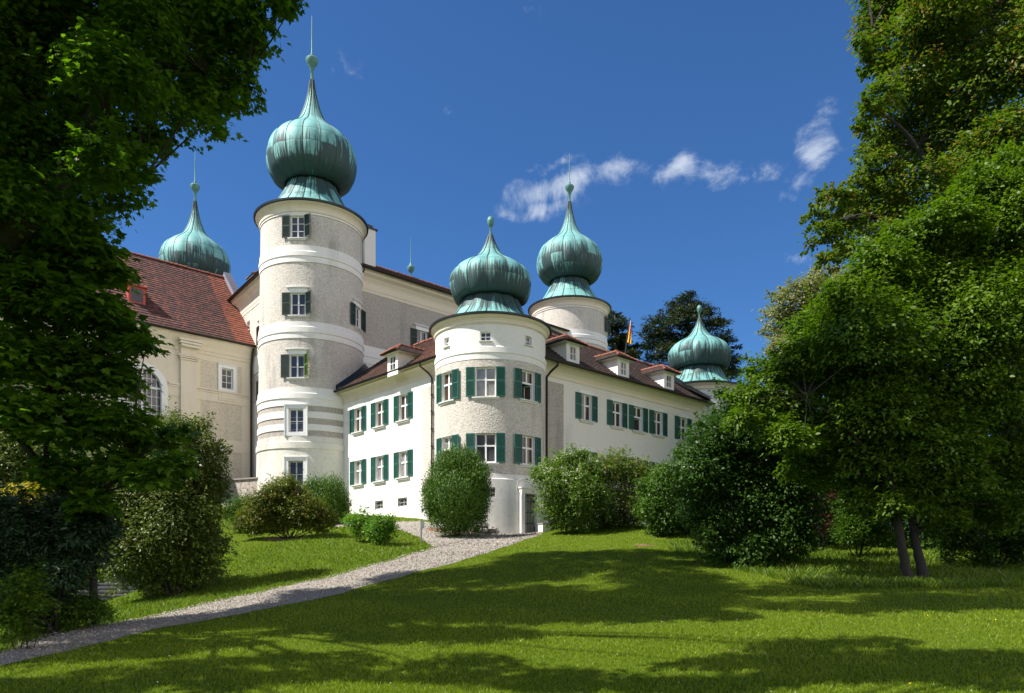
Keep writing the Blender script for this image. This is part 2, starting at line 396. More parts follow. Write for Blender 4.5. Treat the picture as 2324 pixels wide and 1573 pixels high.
# ------------------------------------------------------------------ geometry of the place
V3 = Vector
dL = V3((-.6789, .7342, 0)); dR = V3((.7343, .6789, 0)); dM = V3((-.604, .797, 0)).normalized()
C0 = V3((-1.53, 41.3, 0)); C1 = V3((-14.69, 51.9, 0))
UP = V3((0, 0, 1))
K0 = C1+dM*8.9
class Plane:
    def __init__(s, o, d, out): s.o = o; s.d = d; s.out = out
    def P(s, u, off, z): return s.o+s.d*u+s.out*off+UP*(z+EYE)     # z is above the eye
    def uz(s, px, py, off=0):
        t = (px-CX)/F; o = s.o+s.out*off
        u = (t*o.y-o.x)/(s.d.x-t*s.d.y); Y = o.y+u*s.d.y
        return u, (HY-py)/F*Y
PL = Plane(C0, dL, -dR)            # left wing facade
PR = Plane(C0, dR, -dL)            # right wing facade
PF = Plane(C1, dR, -dL)            # main building, front
PM = Plane(C1, dM, V3((-dM.y, dM.x, 0)).normalized() if V3((-dM.y, dM.x, 0)).dot(V3((-1, -1, 0))) > 0 else V3((dM.y, -dM.x, 0)).normalized())
PC = Plane(K0, -dR, -dL)           # church facade, u runs to the left
def rayplane(px, py, p0, n):
    d = V3(((px-CX)/F, 1, (HY-py)/F)); e = V3((0, 0, EYE)); return e+d*((p0-e).dot(n)/d.dot(n))

# ------------------------------------------------------------------ terrain
CP = [(-6,-25,-.6),(12,-25,-.4),(-30,-10,-.8),(30,-10,.2),(0,0,0),(-15,0,-.4),(15,0,.1),(0,10,.02),(14,10,.25),(-9.1,13.5,.06),(-16,14,-.3),
 (-8.5,17,.33),(-6.8,21,.785),(-4.1,27,1.80),(-4.3,36,3.06),(1,41,3.76),(-2.5,40,3.72),(0,20,1.0),(1,27,1.9),(3.5,33,2.85),(-14.5,27,.47),(-16,29.5,.62),(-16.5,33,1.85),
 (-11,30,1.9),(-11.6,40,3.64),(-6,45.5,4.93),(-8.5,47.7,5.16),(-12,46.5,4.8),(-13,50,5.5),(-19,50,5.9),(-23,57,7.3),(5.5,40,4.17),(3.2,40.5,4.05),(8,38.5,3.9),(9.1,36,3.43),(10.6,34,2.84),
 (12.5,24,1.5),(18,22,1.3),(14,15,.8),(24,40,3.3),(8,50,4.6),(16,57,4.8),(30,60,4.5),(0,60,6),(-30,75,8.5),(30,85,6),(-40,50,6.5),(-30,30,1.0),(45,40,3),(0,100,7),(-50,100,8),(50,100,6),(-45,0,-1),(45,0,.5)]
cp = np.array(CP, float)
def _U(r2): return np.where(r2 > 1e-9, .5*r2*np.log(np.maximum(r2, 1e-9)), 0)
_d2 = ((cp[:, None, :2]-cp[None, :, :2])**2).sum(2); n_ = len(cp)
_A = np.zeros((n_+3, n_+3)); _A[:n_, :n_] = _U(_d2)+np.eye(n_)*.6
_A[:n_, n_] = 1; _A[:n_, n_+1:] = cp[:, :2]; _A[n_, :n_] = 1; _A[n_+1:, :n_] = cp[:, :2].T
_W = np.linalg.solve(_A, np.concatenate([cp[:, 2], [0, 0, 0]]))
def hts(X, Y):
    X = np.asarray(X, float); Y = np.asarray(Y, float)
    sh = X.shape; x = np.clip(X.ravel(), -60, 60); y = np.clip(Y.ravel(), -30, 105); res = np.zeros(len(x))
    for a in range(0, len(x), 20000):
        r2 = (x[a:a+20000, None]-cp[None, :, 0])**2+(y[a:a+20000, None]-cp[None, :, 1])**2
        res[a:a+20000] = _U(r2)@_W[:n_]+_W[n_]+_W[n_+1]*x[a:a+20000]+_W[n_+2]*y[a:a+20000]
    X_ = X.ravel(); Y_ = Y.ravel()
    res += .03*np.sin(X_*1.3+Y_*.7)*np.cos(Y_*.9-X_*.4)
    return res.reshape(sh)
def H(x, y): return float(hts(np.array([x]), np.array([y]))[0])
def ghit(px, py):
    t = np.linspace(4, 75, 1400); X = (px-CX)/F*t; Z = EYE+(HY-py)/F*t
    h = hts(X, t); k = np.argmax(Z < h)
    if not (Z < h).any(): m_ = t < 48; k = int(np.argmin(np.where(m_, Z-h, 99)))
    return float(X[k]), float(t[k])
# ------------------------------------------------------------------ walls with real openings
def wall(mb, us, prof, holes, P, mf, jamb=.24, jm=1, skip=None):
    us = sorted(set([round(u, 5) for u in us]+[round(h[k], 5) for h in holes for k in (0, 1)]))
    zs = [(z, o) for z, o in prof]
    for h in holes:
        for hz in (h[2], h[3]):
            for i in range(len(zs)-1):
                (z0, o0), (z1, o1) = zs[i], zs[i+1]
                if z0 > hz+1e-6 and z1 < hz-1e-6:
                    k = (z0-hz)/(z0-z1); zs.insert(i+1, (hz, o0+(o1-o0)*k)); break
    def off(z):
        for i in range(len(zs)-1):
            if zs[i][0] >= z >= zs[i+1][0] and zs[i][0] > zs[i+1][0]:
                return zs[i][1]+(zs[i+1][1]-zs[i][1])*(zs[i][0]-z)/(zs[i][0]-zs[i+1][0])
        return zs[-1][1]
    for i in range(len(zs)-1):
        (z0, o0), (z1, o1) = zs[i], zs[i+1]; zc = (z0+z1)/2
        for j in range(len(us)-1):
            uc = (us[j]+us[j+1])/2
            if any(h[0] < uc < h[1] and h[2] < zc < h[3] for h in holes) and z0 > z1: continue
            if skip and skip(uc, zc): continue
            mb.face([P(us[j], o1, z1), P(us[j+1], o1, z1), P(us[j+1], o0, z0), P(us[j], o0, z0)], mf(uc, zc))
    for (a, b, z0, z1) in holes:
        ot, ob = off(z1-.01), off(z0+.01); sub = [a]+[u for u in us if a < u < b]+[b]
        mb.face([P(a, ob, z0), P(a, ot, z1), P(a, ot-jamb, z1), P(a, ob-jamb, z0)], jm)
        mb.face([P(b, ob, z0), P(b, ob-jamb, z0), P(b, ot-jamb, z1), P(b, ot, z1)], jm)
        for u0, u1 in zip(sub, sub[1:]):
            mb.face([P(u0, ot, z1), P(u1, ot, z1), P(u1, ot-jamb, z1), P(u0, ot-jamb, z1)], jm)
            mb.face([P(u0, ob, z0), P(u0, ob-jamb, z0), P(u1, ob-jamb, z0), P(u1, ob, z0)], jm)

# ------------------------------------------------------------------ windows
CACHE = {}
def cached(key, fn):
    if key not in CACHE: CACHE[key] = fn()
    return CACHE[key]
def frame_mesh(kind, w, h):
    mb = MB(); y = .17; t = .06
    def bar(x0, x1, z0, z1, d=.06, yy=y): mb.box(((x0+x1)/2, yy, (z0+z1)/2), x1-x0, d, z1-z0)
    b = .075 if h > 1 else .05
    bar(-w/2, -w/2+b, 0, h); bar(w/2-b, w/2, 0, h); bar(-w/2+b, w/2-b, 0, b); bar(-w/2+b, w/2-b, h-b, h)
    zt = h*.58
    if kind == 'cross' or kind == 'open':
        bar(-w/2+b, w/2-b, zt-.05, zt+.05, .09); bar(-.05, .05, zt+.05, h-b, .07)
        for s in (-1, 1): bar(s*(w/4)-.012 if 0 else s*.05-.0, s*.05+.001, zt, zt+.01, .01)
        if kind == 'cross': bar(-.055, .055, b, zt-.05, .08)
    elif kind == 'wide':
        bar(-w/2+b, w/2-b, zt-.04, zt+.04, .09); bar(-.045, .045, b, zt-.04, .08); bar(-.045, .045, zt+.04, h-b, .08)
    elif kind == 'six':
        bar(-.05, .05, b, h-b, .09)
        for k in (1, 2):
            for s in (-1, 1): bar(min(s*.05, s*(w/2-b)), max(s*.05, s*(w/2-b)), h*k/3-.018, h*k/3+.018, .04)
    elif kind == 'four':
        bar(-.045 if h > 1 else -.018, .045 if h > 1 else .018, b, h-b, .08)
        for s in (-1, 1):
            e = .045 if h > 1 else .018
            bar(min(s*e, s*(w/2-b)), max(s*e, s*(w/2-b)), h*.48-.018, h*.48+.018, .04)
    elif kind == 'chapel':
        for k in (1,): bar(-w*0-.02, .02, b, h-b, .04)
        for k in (1, 2): bar(-w/2+b, w/2-b, h*k/3-.018, h*k/3+.018, .05)
    return mb.mesh('window', M['window_white'])
def pane_mesh(kind, w, h, g):
    mb = MB(); zt = h*.58; z0 = zt if kind == 'open' else .03
    mb.face([(-w/2+.03, .18, z0), (w/2-.03, .18, z0), (w/2-.03, .18, h-.03), (-w/2+.03, .18, h-.03)])
    return mb.mesh('pane', M[g])
def curtain_mesh(w, h):
    mb = MB(); n = 26
    for s in (-1, 1):
        pts = []
        for i in range(n+1):
            x = s*(w/2-.02-.30*w*i/n); pts.append((x, .30+.03*math.sin(i*1.9), 0))
        for a, b in zip(pts, pts[1:]): mb.face([a, b, (b[0], b[1], h), (a[0], a[1], h)])
    return mb.mesh('curtain', M['curtain'])
def shutter_mesh(w, h, m, slats=True):
    mb = MB(); t = .045; b = .055
    def bar(x0, x1, z0, z1, d=t): mb.box(((x0+x1)/2, 0, (z0+z1)/2), x1-x0, d, z1-z0)
    bar(0, b, 0, h); bar(w-b, w, 0, h); bar(b, w-b, 0, b*1.3); bar(b, w-b, h-b, h); bar(b, w-b, h*.52, h*.52+b)
    z = b*1.3
    while z < h-b-.02:
        if not (h*.52-.05 < z < h*.52+b):
            s, c = math.sin(R(38)), math.cos(R(38))
            mb.box((w/2, 0, z+.03), w-2*b, .065, .010, (V3((1,0,0)), V3((0, c, s)), V3((0, -s, c))))
        z += .058
    mb.box((w/2, .004, h/2), w-2*b, .006, h-2*b)
    return mb.mesh('shutter', M[m])
def sill_mesh(w, kind, r=0):
    mb = MB()
    if kind == 'step':
        mb.box((0, -.07, -.05), w+.34, .18, .06); mb.box((0, -.045, -.125), w+.22, .12, .09)
    elif kind == 'plain': mb.box((0, -.04, -.03), w+.12, .12, .05)
    elif kind == 'curved':
        n = 10; W = w+.36
        def arc(x): return -(math.sqrt(r*r-x*x)-r) if r else 0
        for (wd, pr, z0, z1) in ((W, .16, -.08, -.02), (W-.12, .10, -.17, -.08)):
            for i in range(n):
                x0 = -wd/2+wd*i/n; x1 = -wd/2+wd*(i+1)/n; y0 = arc(x0)-pr; y1 = arc(x1)-pr
                q = [(x0, y0, z0), (x1, y1, z0), (x1, y1, z1), (x0, y0, z1)]; bk = [(p[0], arc(p[0])+.05, p[2]) for p in q]
                mb.face(q); mb.face([bk[0], bk[1], q[1], q[0]]); mb.face([q[3], q[2], bk[2], bk[3]])
                if i == 0: mb.face([q[0], q[3], bk[3], bk[0]])
                if i == n-1: mb.face([q[1], bk[1], bk[2], q[2]])
    return mb.mesh('sill', M['sill_white'])
def lintel_mesh(w, h, kind, r=0):
    mb = MB(); n = 10
    def arc(x): return -(math.sqrt(r*r-x*x)-r) if r else 0
    def band(wd, pr, z0, z1, m=0, wd2=None):
        wd2 = wd2 or wd
        for i in range(n):
            f0, f1 = -.5+i/n, -.5+(i+1)/n
            q = [(wd*f0, arc(wd*f0)-pr, z0), (wd*f1, arc(wd*f1)-pr, z0), (wd2*f1, arc(wd2*f1)-pr, z1), (wd2*f0, arc(wd2*f0)-pr, z1)]
            bk = [(p[0], arc(p[0])+.02, p[2]) for p in q]
            mb.face(q); mb.face([bk[0], bk[1], q[1], q[0]]); mb.face([q[3], q[2], bk[2], bk[3]])
            if i == 0: mb.face([q[0], q[3], bk[3], bk[0]])
            if i == n-1: mb.face([q[1], bk[1], bk[2], q[2]])
    if kind == 'flat': band(w+.30, .035, h+.0, h+.20)
    elif kind == 'cap':
        band(w+.20, .04, h+.0, h+.28); band(w+.34, .10, h+.28, h+.33, 0, w+.46); band(w+.56, .16, h+.33, h+.39)
    elif kind == 'thin': band(w+.30, .03, h, h+.12)
    elif kind == 'surround':
        b = .24
        for s in (-1, 1): mb.box((s*(w/2+b/2), -.04, h/2), b, .10, h+2*b)
        for z in (-b/2, h+b/2): mb.box((0, -.04, z), w, .10, b)
        for s in (-1, 1): mb.box((s*(w/2+b+.02), -.06, h/2), .05, .14, h+2*b+.08)
        mb.box((0, -.07, h+b+.03), w+2*b+.1, .18, .06)
    return mb.mesh('surround' if kind == 'surround' else 'lintel', M['window_white'])
def bars_mesh(w, h, nx, nz):
    mb = MB()
    for i in range(nx): x = -w/2+w*(i+.5)/nx; mb.tube([(x, .03, 0), (x, .03, h)], .012, 5)
    for k in range(nz): z = h*(k+.5)/nz; mb.box((0, .03, z), w, .012, .03)
    return mb.mesh('grille', M['iron'])

def window(parent, pos, out, kind='cross', w=1.0, h=1.62, sh=None, sill='step', lintel='flat', g='glass', curtain=False, grille=None, r=0, name='window', label=None):
    """pos: world point at bottom centre of the opening on the wall face; out: outward direction; sh: (matL, angL, matR, angR, width)"""
    rz = math.atan2(out.x, -out.y)
    W = inst(name, cached(('f', kind, w, h), lambda: frame_mesh(kind, w, h)), parent, pos-worldloc(parent), rz)
    if label: W['label'] = label
    inst('pane', cached(('p', kind, w, h, g), lambda: pane_mesh(kind, w, h, g)), W)
    if curtain: inst('curtain', cached(('c', w, h), lambda: curtain_mesh(w, h)), W)
    if kind == 'open':
        def sash():
            mb = MB(); hh = h*.58-.05-.075; sw = w/2-.08
            for (a, b, c, d) in ((0, .05, 0, hh), (sw-.05, sw, 0, hh), (.05, sw-.05, 0, .05), (.05, sw-.05, hh-.05, hh)):
                mb.box(((a+b)/2, 0, (c+d)/2), b-a, .045, d-c)
            return mb.mesh('casement', M['window_white'])
        inst('casement', cached(('s', w, h), sash), W, (w/2-.075, .20, .075), R(180-58))
        def glz():
            mb = MB(); hh = h*.58-.05-.075; sw = w/2-.08
            mb.face([(.04, 0, .04), (sw-.04, 0, .04), (sw-.04, 0, hh-.04), (.04, 0, hh-.04)]); return mb.mesh('casement_pane', M['glass_brown'])
        inst('casement_pane', cached(('sg', w, h), glz), W, (w/2-.075, .20, .075), R(180-58))
    if sh:
        ml, al, mr, ar, sw = sh
        if ml: inst('shutter', cached(('sh', sw, h, ml), lambda: shutter_mesh(sw, h, ml)), W, (-w/2-.01, -.05, 0), PI+R(al))
        if mr:
            s = inst('shutter', cached(('sh', sw, h, mr), lambda: shutter_mesh(sw, h, mr)), W, (w/2+.01, -.05, 0), -R(ar))
            if mr == 'faded_green_paint': s['label'] = 'faded yellow-green shutter standing half open'
    if sill and sill != 'x': inst('sill', cached(('si', w, sill, r), lambda: sill_mesh(w, sill, r)), W)
    if lintel: inst('surround' if lintel == 'surround' else 'lintel', cached(('l', w, h, lintel, r), lambda: lintel_mesh(w, h, lintel, r)), W)
    if grille: inst('grille', cached(('g', w, h, grille), lambda: bars_mesh(w, h, *grille)), W)
    return W

# ------------------------------------------------------------------ copper domes
def cat(prof, sub=4):
    P_ = [np.array(p, float) for p in prof]; out = []
    for i in range(len(P_)-1):
        a, b, c, d = P_[max(i-1, 0)], P_[i], P_[i+1], P_[min(i+2, len(P_)-1)]
        for k in range(sub):
            t = k/sub
            out.append(.5*((2*b)+(c-a)*t+(2*a-5*b+4*c-d)*t*t+(3*b-a-3*c+d)*t**3))
    out.append(P_[-1]); return out
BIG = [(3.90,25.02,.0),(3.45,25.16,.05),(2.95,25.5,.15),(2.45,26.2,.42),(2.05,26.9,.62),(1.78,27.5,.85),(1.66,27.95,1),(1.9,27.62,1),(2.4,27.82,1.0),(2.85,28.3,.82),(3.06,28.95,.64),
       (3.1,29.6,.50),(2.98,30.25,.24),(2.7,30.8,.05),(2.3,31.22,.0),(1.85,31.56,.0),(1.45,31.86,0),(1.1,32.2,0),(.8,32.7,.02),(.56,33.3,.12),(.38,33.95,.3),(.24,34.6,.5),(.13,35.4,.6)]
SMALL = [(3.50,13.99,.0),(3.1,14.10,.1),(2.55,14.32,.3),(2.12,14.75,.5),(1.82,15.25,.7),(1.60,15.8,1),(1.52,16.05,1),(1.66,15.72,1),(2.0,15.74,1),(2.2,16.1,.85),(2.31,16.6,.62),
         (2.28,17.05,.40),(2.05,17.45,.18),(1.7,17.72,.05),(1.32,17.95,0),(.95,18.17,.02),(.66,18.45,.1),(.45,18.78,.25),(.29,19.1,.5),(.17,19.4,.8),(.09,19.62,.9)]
def dome(parent, cx, cy, prof, gores, dz=0, phase=0, finial='spire', bulge=.032):
    P_ = cat(prof, 4); k = 6; n = gores*k
    v = []; f = []; uv = []; dk = []; arc = 0; arcs = []
    for i, p in enumerate(P_):
        if i: arc += math.hypot(p[0]-P_[i-1][0], p[1]-P_[i-1][1])
        arcs.append(arc)
    for i, p in enumerate(P_):
        amp = bulge*min(1, max(0, (arcs[i]-.8)/2))
        for j in range(n):
            fr = (j % k)/k; a = phase+2*PI*j/n; rr = p[0]*(1-amp*.55+amp*math.sin(PI*fr)**.8)
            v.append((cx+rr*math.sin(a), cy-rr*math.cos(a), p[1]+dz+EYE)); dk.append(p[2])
    for i in range(len(P_)-1):
        for j in range(n):
            a0 = i*n+j; a1 = i*n+(j+1) % n
            f.append((a0, a1, a1+n, a0+n)); u0 = j/k; u1 = (j+1)/k-1e-4
            uv += [u0, arcs[i], u1, arcs[i], u1, arcs[i+1], u0, arcs[i+1]]
    nf = len(f)
    mb = MB(); mb.v = v; mb.f = f; mb.m = [0]*nf; mb.uv = [None]*nf
    for g in range(gores):                         # raised seams between the gores
        pts = []; rad = []
        for i in range(0, len(P_), 2):
            j = i*n+g*k; pts.append(v[j]); rad.append(.042)
        mb.tube(pts, rad, 4, 1, cap=False)
    org = worldloc(parent); me = mb.mesh('dome', [M['copper'], M['copper_seam']], org, True)
    ul = me.uv_layers.new(name='UVMap'); dat = np.zeros(len(me.loops)*2); dat[:len(uv)] = uv; ul.data.foreach_set('uv', dat)
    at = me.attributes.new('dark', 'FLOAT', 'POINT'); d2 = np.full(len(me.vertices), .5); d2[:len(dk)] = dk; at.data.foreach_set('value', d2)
    me.set_sharp_from_angle(angle=R(50))
    D = bpy.data.objects.new('dome', me); COL.objects.link(D); D.parent = parent
    z = lambda q: q+dz+EYE
    fb = MB()
    if finial == 'spire':
        fb.lathe([(.12, z(35.3)), (.10, z(36.1)), (.18, z(36.2)), (.20, z(36.35)), (.34, z(36.5)), (.43, z(36.72)), (.44, z(36.86)), (.36, z(36.96)), (.16, z(37.02)), (.11, z(37.12)), (.13, z(37.2)), (.05, z(37.35)), (.045, z(38.6)), (.02, z(40.0)), (.001, z(40.05))], 16, (cx, cy))
        F_ = fb.build('spire', M['copper_plain'], D, True, 40)
    else:
        fb.lathe([(.08, z(19.55)), (.055, z(20.0)), (.10, z(20.08)), (.16, z(20.16)), (.20, z(20.38)), (.20, z(20.46)), (.17, z(20.5)), (.16, z(20.58)), (.07, z(20.66)), (.001, z(20.68))], 14, (cx, cy))
        F_ = fb.build('finial', M['copper_plain'], D, True, 40)
    F_.location = -Vector(D.location)
    return D

def on_cyl(cx, cy): return lambda a, off, z: V3((cx+off*math.sin(a), cy-off*math.cos(a), z+EYE))
def big_tower(cx, cy, label, base, full=True, dz=0, wins=(), phase=0):
    T = root('round_tower', (cx, cy, base), label, 'tower', 'round towers with green onion domes')
    rr = lambda z: 3.5+(24-z)*.0125
    P = on_cyl(cx, cy)
    def b(z, d=0): return (z+dz, rr(z)+d)
    prof = [b(24.3,.05), b(24.14,.05), b(24.14,0), b(22.05,0), b(22.05,.05), b(21.68,.05), b(21.62,.10), b(21.34,.10), b(21.30,.05), b(20.93,.05), b(20.93,0),
            b(16.92,0), b(16.92,.05), b(16.6,.05), b(16.55,.10), b(16.2,.10), b(16.16,.05), b(15.8,.05), b(15.8,0),
            b(12.5,0), b(12.5,.05), b(12.13,.05), b(12.09,.11), b(11.76,.11), b(11.72,.05), b(11.28,.05), b(11.28,.0), b(10.9,.0), b(10.9,.05), b(10.45,.05), b(10.45,0), b(10.05,0), b(10.05,.05),
            b(9.63,.05), b(9.63,0), b(9.24,0), b(9.24,.05), b(8.87,.05), b(8.83,.13), b(8.42,.13), b(8.38,.07), b(2.0,.07)]
    rough = [(22.05, 24.14), (16.92, 20.93), (12.5, 15.8), (10.9, 11.28), (10.05, 10.45), (9.24, 9.63)]
    holes = []
    for (a, z0, z1, w, *_) in wins:
        ha = math.asin(w/2/rr(z0)); holes.append((a-ha, a+ha, z0+dz, z1+dz))
    def mf(u, z):
        z -= dz
        for (a, c) in rough:
            if a < z < c: return 2 if a < 11 else 1
        return 3 if z < 9.3 else 0
    mb = MB(); wall(mb, [-PI+2*PI*i/96 for i in range(97)], prof, holes, P, mf, .24, 0)
    mb.build('wall', [M['white_render'], M['rough_plaster'], M['rough_plaster_grey'], M['weathered_render']], T, True, 25, weld=True)
    cn = MB(); z = lambda q: q+dz+EYE
    cn.lathe([(3.50, z(24.28)), (3.60, z(24.28)), (3.62, z(24.42)), (3.56, z(24.46)), (3.60, z(24.6)), (3.70, z(24.76)), (3.84, z(24.84)), (3.86, z(24.95)), (3.5, z(24.98))], 96, (cx, cy))
    cn.build('cornice', M['cream_render'], T, True, 30)
    ed = MB(); ed.lathe([(3.80, z(24.90)), (3.97, z(24.92)), (3.99, z(25.04)), (3.6, z(25.13))], 96, (cx, cy)); ed.build('eaves_flashing', M['dark_metal'], T, True, 30)
    D = dome(T, cx, cy, BIG, 16, dz, phase)
    for (a, z0, z1, w, kind, sh, lin, sill, g, gr) in wins:
        p = P(a, rr(z0)*math.cos(math.asin(w/2/rr(z0))), z0+dz); out = V3((math.sin(a), -math.cos(a), 0))
        window(T, p, out, kind, w, round(z1-z0, 3), sh, sill, lin, g, g == 'glass_c', gr, r=round(rr(z0), 1) if sill != 'x' else 0)
    return T
def small_tower(cx, cy, label, base, wins, door=None, phase=0):
    T = root('round_tower', (cx, cy, base), label, 'tower', 'round towers with green onion domes')
    P = on_cyl(cx, cy); r = 3.17
    prof = [(13.5, r+.03), (13.42, r+.03), (13.42, r), (12.26, r), (12.20, r+.05), (11.90, r+.06), (11.86, r+.02), (11.55, r+.02), (11.55, r), (5.37, r), (5.37, r+.03), (5.14, r+.03), (5.10, r+.10), (1.2, r+.16)]
    holes = []
    for (a, z0, z1, w, *_) in wins: ha = math.asin(w/2/r); holes.append((a-ha, a+ha, z0, z1))
    if door: holes.append((door[0]-.128, door[0]+.128, door[1], door[2]))
    def mf(u, z):
        if 5.37 < z < 11.55: return 1 if -1.9 < u < 2.6 else 0
        return 2 if z < 5.12 else 0
    mb = MB(); wall(mb, [-PI+2*PI*i/96 for i in range(97)], prof, holes, P, mf, .24, 0)
    mb.build('wall', [M['white_render'], M['rough_plaster'], M['plinth_render']], T, True, 25, weld=True)
    cn = MB(); z = lambda q: q+EYE
    cn.lathe([(r+.02, z(13.45)), (r+.08, z(13.47)), (r+.10, z(13.56)), (r+.06, z(13.60)), (r+.10, z(13.72)), (r+.24, z(13.84)), (r+.27, z(13.92)), (r, z(13.96))], 96, (cx, cy))
    cn.build('cornice', M['cream_render'], T, True, 30)
    ed = MB(); ed.lathe([(r+.22, z(13.88)), (r+.36, z(13.90)), (r+.37, z(14.0)), (r, z(14.12))], 96, (cx, cy)); ed.build('eaves_flashing', M['dark_metal'], T, True, 30)
    dome(T, cx, cy, SMALL, 12, 0, phase, 'ball', .06)
    for (a, z0, z1, w, kind, sh, lin, sill, g, gr) in wins:
        p = P(a, r*math.cos(math.asin(w/2/r)), z0); out = V3((math.sin(a), -math.cos(a), 0))
        window(T, p, out, kind, w, round(z1-z0, 3), sh, sill, lin, g, False, gr, r=r if sill == 'curved' or lin == 'flat' else 0)
    return T

G = 'green_paint'; DG = 'dark_green_paint'
TT = (-14.33, 54.55)
tall = big_tower(TT[0], TT[1], 'tallest white round tower with a green copper onion dome, five windows one above another', 5.0, wins=[
    (R(-1), 22.55, 24.05, .95, 'six', (DG, -6, DG, 30, .56), 'thin', 'curved', 'glass', None),
    (R(0), 17.35, 18.86, 1.0, 'four', (DG, -6, DG, 38, .58), 'cap', 'curved', 'glass', None),
    (R(-1), 13.15, 14.70, 1.0, 'four', (DG, -6, 'faded_green_paint', 52, .58), 'cap', 'curved', 'glass', None),
    (R(-1.5), 9.48, 11.06, 1.0, 'four', None, 'surround', 'x', 'glass', None),
    (R(-1.5), 5.85, 7.55, 1.0, 'four', None, 'surround', 'x', 'glass', (6, 3)),
    (R(77), 17.35, 18.86, 1.0, 'four', (DG, -6, DG, 5, .58), 'cap', 'curved', 'glass', None)], phase=.04)
big_tower(5.5, 72.8, 'distant white round tower with a tall green onion dome rising behind the right wing roof', 6.0, wins=[
    (R(80), 22.55, 24.05, .95, 'six', (DG, 0, DG, 30, .56), 'thin', 'curved', 'glass', None)], phase=.1, dz=.2)
big_tower(-29.8, 71.6, 'green onion dome with a needle spire rising behind the long red church roof', 8.0, phase=.15, dz=-.35)
sh = lambda a=-9, b=-9: (G, a, G, b, .50)
ctr = small_tower(-1.24, 44.0, 'squat white corner tower with a green onion dome and a barred door at its foot', 3.4, [
    (R(-48.3), 9.53, 11.13, 1.0, 'cross', sh(), 'flat', 'curved', 'glass_brown', None),
    (R(-3.3), 9.53, 11.13, 1.12, 'wide', sh(), 'flat', 'curved', 'glass_curtain', None),
    (R(42.8), 9.53, 11.13, 1.0, 'open', sh(), 'flat', 'curved', 'glass_brown', None),
    (R(-48.3), 5.99, 7.57, 1.0, 'cross', sh(), 'flat', 'curved', 'glass_curtain', None),
    (R(-3.3), 5.99, 7.57, 1.12, 'wide', sh(), 'flat', 'curved', 'glass', None),
    (R(42.8), 5.99, 7.57, 1.0, 'cross', sh(), 'flat', 'curved', 'glass_brown', None),
    (R(-48.3), 12.52, 13.02, .46, 'four', None, None, 'plain', 'glass_curtain', None),
    (R(-3.3), 12.52, 13.02, .58, 'four', None, None, 'plain', 'glass', None),
    (R(42.8), 12.52, 13.02, .46, 'four', None, None, 'plain', 'glass', None),
    (R(1.5), 4.14, 4.65, .52, 'four', None, None, None, 'glass', (4, 2))], door=(R(40.8), 2.0, 4.35), phase=R(-4))
small_tower(14.4, 58.5, 'squat white end tower with a green onion dome partly hidden by the right hand trees', 5.2, [
    (R(-60), 12.52, 13.02, .5, 'four', None, None, 'plain', 'glass', None)], phase=R(3))

# door of the corner tower, with its stone surround and iron grille
a = R(40.8); out = V3((math.sin(a), -math.cos(a), 0)); tx = V3((math.cos(a), math.sin(a), 0)); rD = 3.31
dp = V3((-1.24, 44.0, 0))+out*(rD); ax = (tx, -out, UP)
zz = lambda q: q+EYE
mb = MB(); mb.box(dp-out*.22+UP*zz(3.2), .9, .05, 2.4, ax)
for k in range(-3, 4): mb.box(dp-out*.19+tx*k*.12+UP*zz(3.2), .012, .012, 2.3, ax)
door = mb.build('door', M['door_white'], ctr)
mb = MB()
for k in range(7): mb.tube([dp+tx*(-.36+.12*k)+UP*zz(2.05)+out*.0, dp+tx*(-.36+.12*k)+UP*zz(4.33)], .016, 6)
for zk in (2.15, 2.75, 3.35, 3.95, 4.28): mb.box(dp+UP*zz(zk)+out*.004, .82, .03, .045, ax)
for zk in (2.5, 3.9): mb.box(dp+tx*.43+UP*zz(zk), .10, .05, .22, ax)
gr = mb.build('grille', M['iron'], door); gr.location = (0, 0, 0)
mb = MB()
for s in (-1, 1): mb.box(dp+tx*s*.54+UP*zz(3.25)+out*.0, .24, .34, 2.75, ax)
mb.box(dp+UP*zz(4.50), .84, .34, .26, ax); mb.box(dp+UP*zz(4.66)+out*.02, 1.42, .40, .07, ax); mb.box(dp+UP*zz(1.98), .84, .5, .12, ax)
mb.build('door_surround', M['white_render'], ctr)
mb = MB()      # cable conduit bending over the door
mb.tube([dp+tx*-.95+UP*zz(4.5)-out*.08+out*.12, dp+tx*-.9+UP*zz(5.0)+out*.10, dp+tx*-.5+UP*zz(5.18)+out*.10, dp+tx*.3+UP*zz(5.2)+out*.10], .015, 5)
mb.tube([dp+tx*-.76+UP*zz(2.1)+out*.10, dp+tx*-.76+UP*zz(4.4)+out*.10], .02, 5)
mb.build('conduit', M['sill_white'], ctr)

# ------------------------------------------------------------------ roofs
def roof(mb, e0, e1, r0, r1, m=0, row=.17*2, fresh=None, step=.05):
    """tiled slope from eave e0-e1 up to ridge r0-r1, as overlapping courses"""
    e0, e1, r0, r1 = map(V3, (e0, e1, r0, r1)); n = (e1-e0).cross(r0-e0).normalized()
    if n.z < 0: n = -n
    L = ((r0-e0).length+(r1-e1).length)/2; rows = max(1, int(L/row)); ul = (e1-e0).normalized()
    for k in range(rows):
        t0, t1 = k/rows, (k+1)/rows
        a, b = e0.lerp(r0, t0)+n*step, e1.lerp(r1, t0)+n*step; c, d = e1.lerp(r1, t1)+n*.008, e0.lerp(r0, t1)+n*.008
        uv = [((p-e0).dot(ul), L*t) for p, t in ((a, t0), (b, t0), (c, t1), (d, t1))]
        mb.face([a, b, c, d], m, uv)
        mb.face([a-n*step*.9, b-n*step*.9, b, a], m, [uv[0], uv[1], uv[1], uv[0]])
